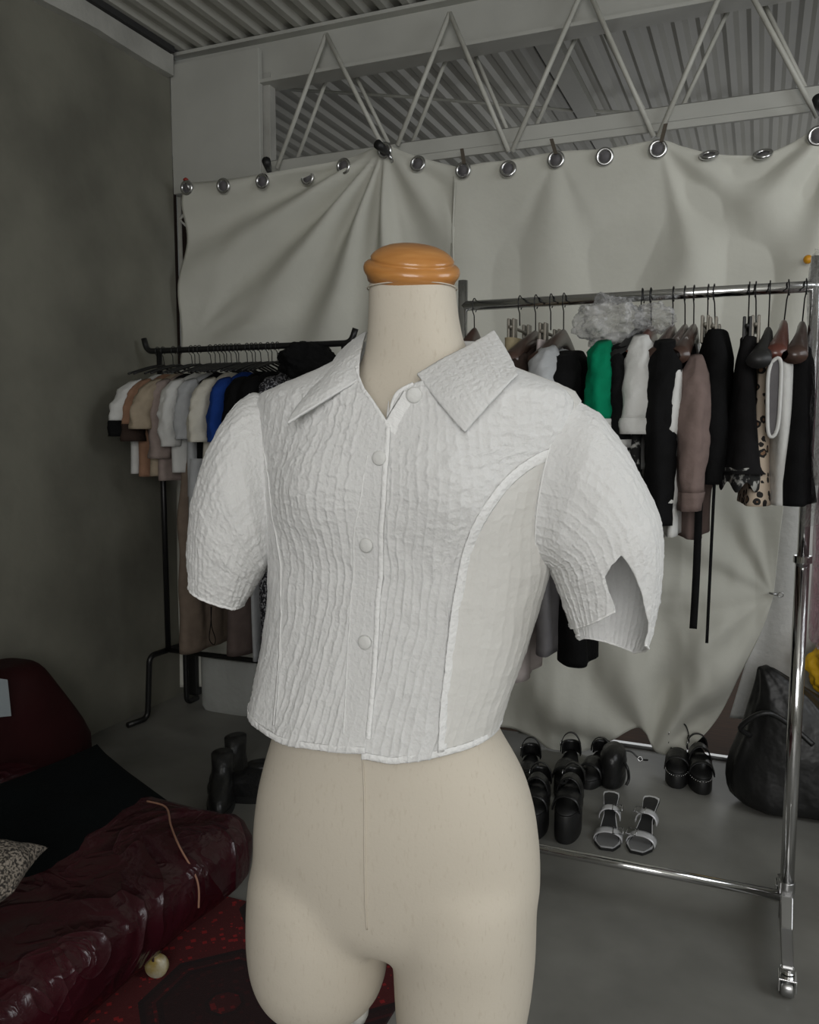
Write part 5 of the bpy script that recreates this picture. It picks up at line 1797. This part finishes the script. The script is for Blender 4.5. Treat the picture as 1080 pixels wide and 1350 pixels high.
quad_cushion('black_cushion', 'large black cushion lying across the maroon daybed at left', 'cushion_black', K, .055, 'cushion', 3)
K2 = [B_(-60, 1098, -1.50), B_(64, 1117, -1.38), B_(18, 1176, -1.33), B_(-70, 1240, -1.36)]
quad_cushion('tweed_cushion', 'grey speckled tweed cushion at the left edge, on the black cushion', 'tweed', K2, .05, 'cushion', 5)
# dark red arm rest / back cushion against the wall
K3 = [B_(34, 876, -2.34), B_(52, 878, -2.30), B_(100, 1010, -2.20), B_(-140, 1090, -2.28)]
t = thing('dark_red_armchair', 'dark red padded armchair back at the left edge against the grey wall', 'armchair', (-2.36, 1.85, 0))
R = []
for (z_, y1, xa, xb) in ((.02, 2.42, -2.50, -2.235), (.15, 2.40, -2.50, -2.235), (.28, 2.31, -2.50, -2.24), (.38, 2.235, -2.50, -2.25), (.45, 2.20, -2.49, -2.27), (.475, 2.175, -2.47, -2.30), (.484, 2.15, -2.44, -2.34)):
    ring = []
    for i in range(60):
        a = 2 * PI * i / 60
        x = (xa + xb) / 2 + (xb - xa) / 2 * math.copysign(abs(math.cos(a)) ** .45, math.cos(a))
        y = (y1 + 1.2) / 2 + (y1 - 1.2) / 2 * math.copysign(abs(math.sin(a)) ** .25, math.sin(a))
        ring.append((x + .012 * mnoise.noise(Vector((y * 5, z_ * 7, 1))), y + .01 * mnoise.noise(Vector((x * 5, z_ * 7, 3))), z_))
    R.append(ring)
MB().loft(R).build('side_cushion', 'dark_maroon', t, sub=1)
p = at_x(8, 860, -2.46)
MB().loft([[(-2.53 + .06 * math.cos(a), 1.75 + .42 * math.copysign(abs(math.sin(a)) ** .4, math.sin(a)), z_) for a in [2 * PI * i / 30 for i in range(30)]] for z_ in (.3, .50, .52)]).build('backrest', 'dark_maroon', t) if False else None
Qp = [at_x(-30, 890, -2.225), at_x(10, 896, -2.225), at_x(15, 944, -2.222), at_x(-30, 948, -2.222)]
tag(MB().add(Qp + [q + np.array([-.003, 0, 0]) for q in Qp], [(0, 1, 2, 3), (7, 6, 5, 4), (0, 4, 5, 1), (1, 5, 6, 2), (2, 6, 7, 3), (3, 7, 4, 0)]).build('paper_sheet', 'paper', smooth=False),
    'grey sheet leaning on the dark red armchair at the left edge', 'paper')
# rug
r0 = MB()
r0.box((-2.1, .25, 0.0), (-.70, 1.84, .008))
tag(r0.build('rug', 'rug', smooth=False, bevel=.002, org=(-1.06, 1.475, 0)), 'red patterned rug with dark octagon medallions between daybed and mannequin', 'rug')
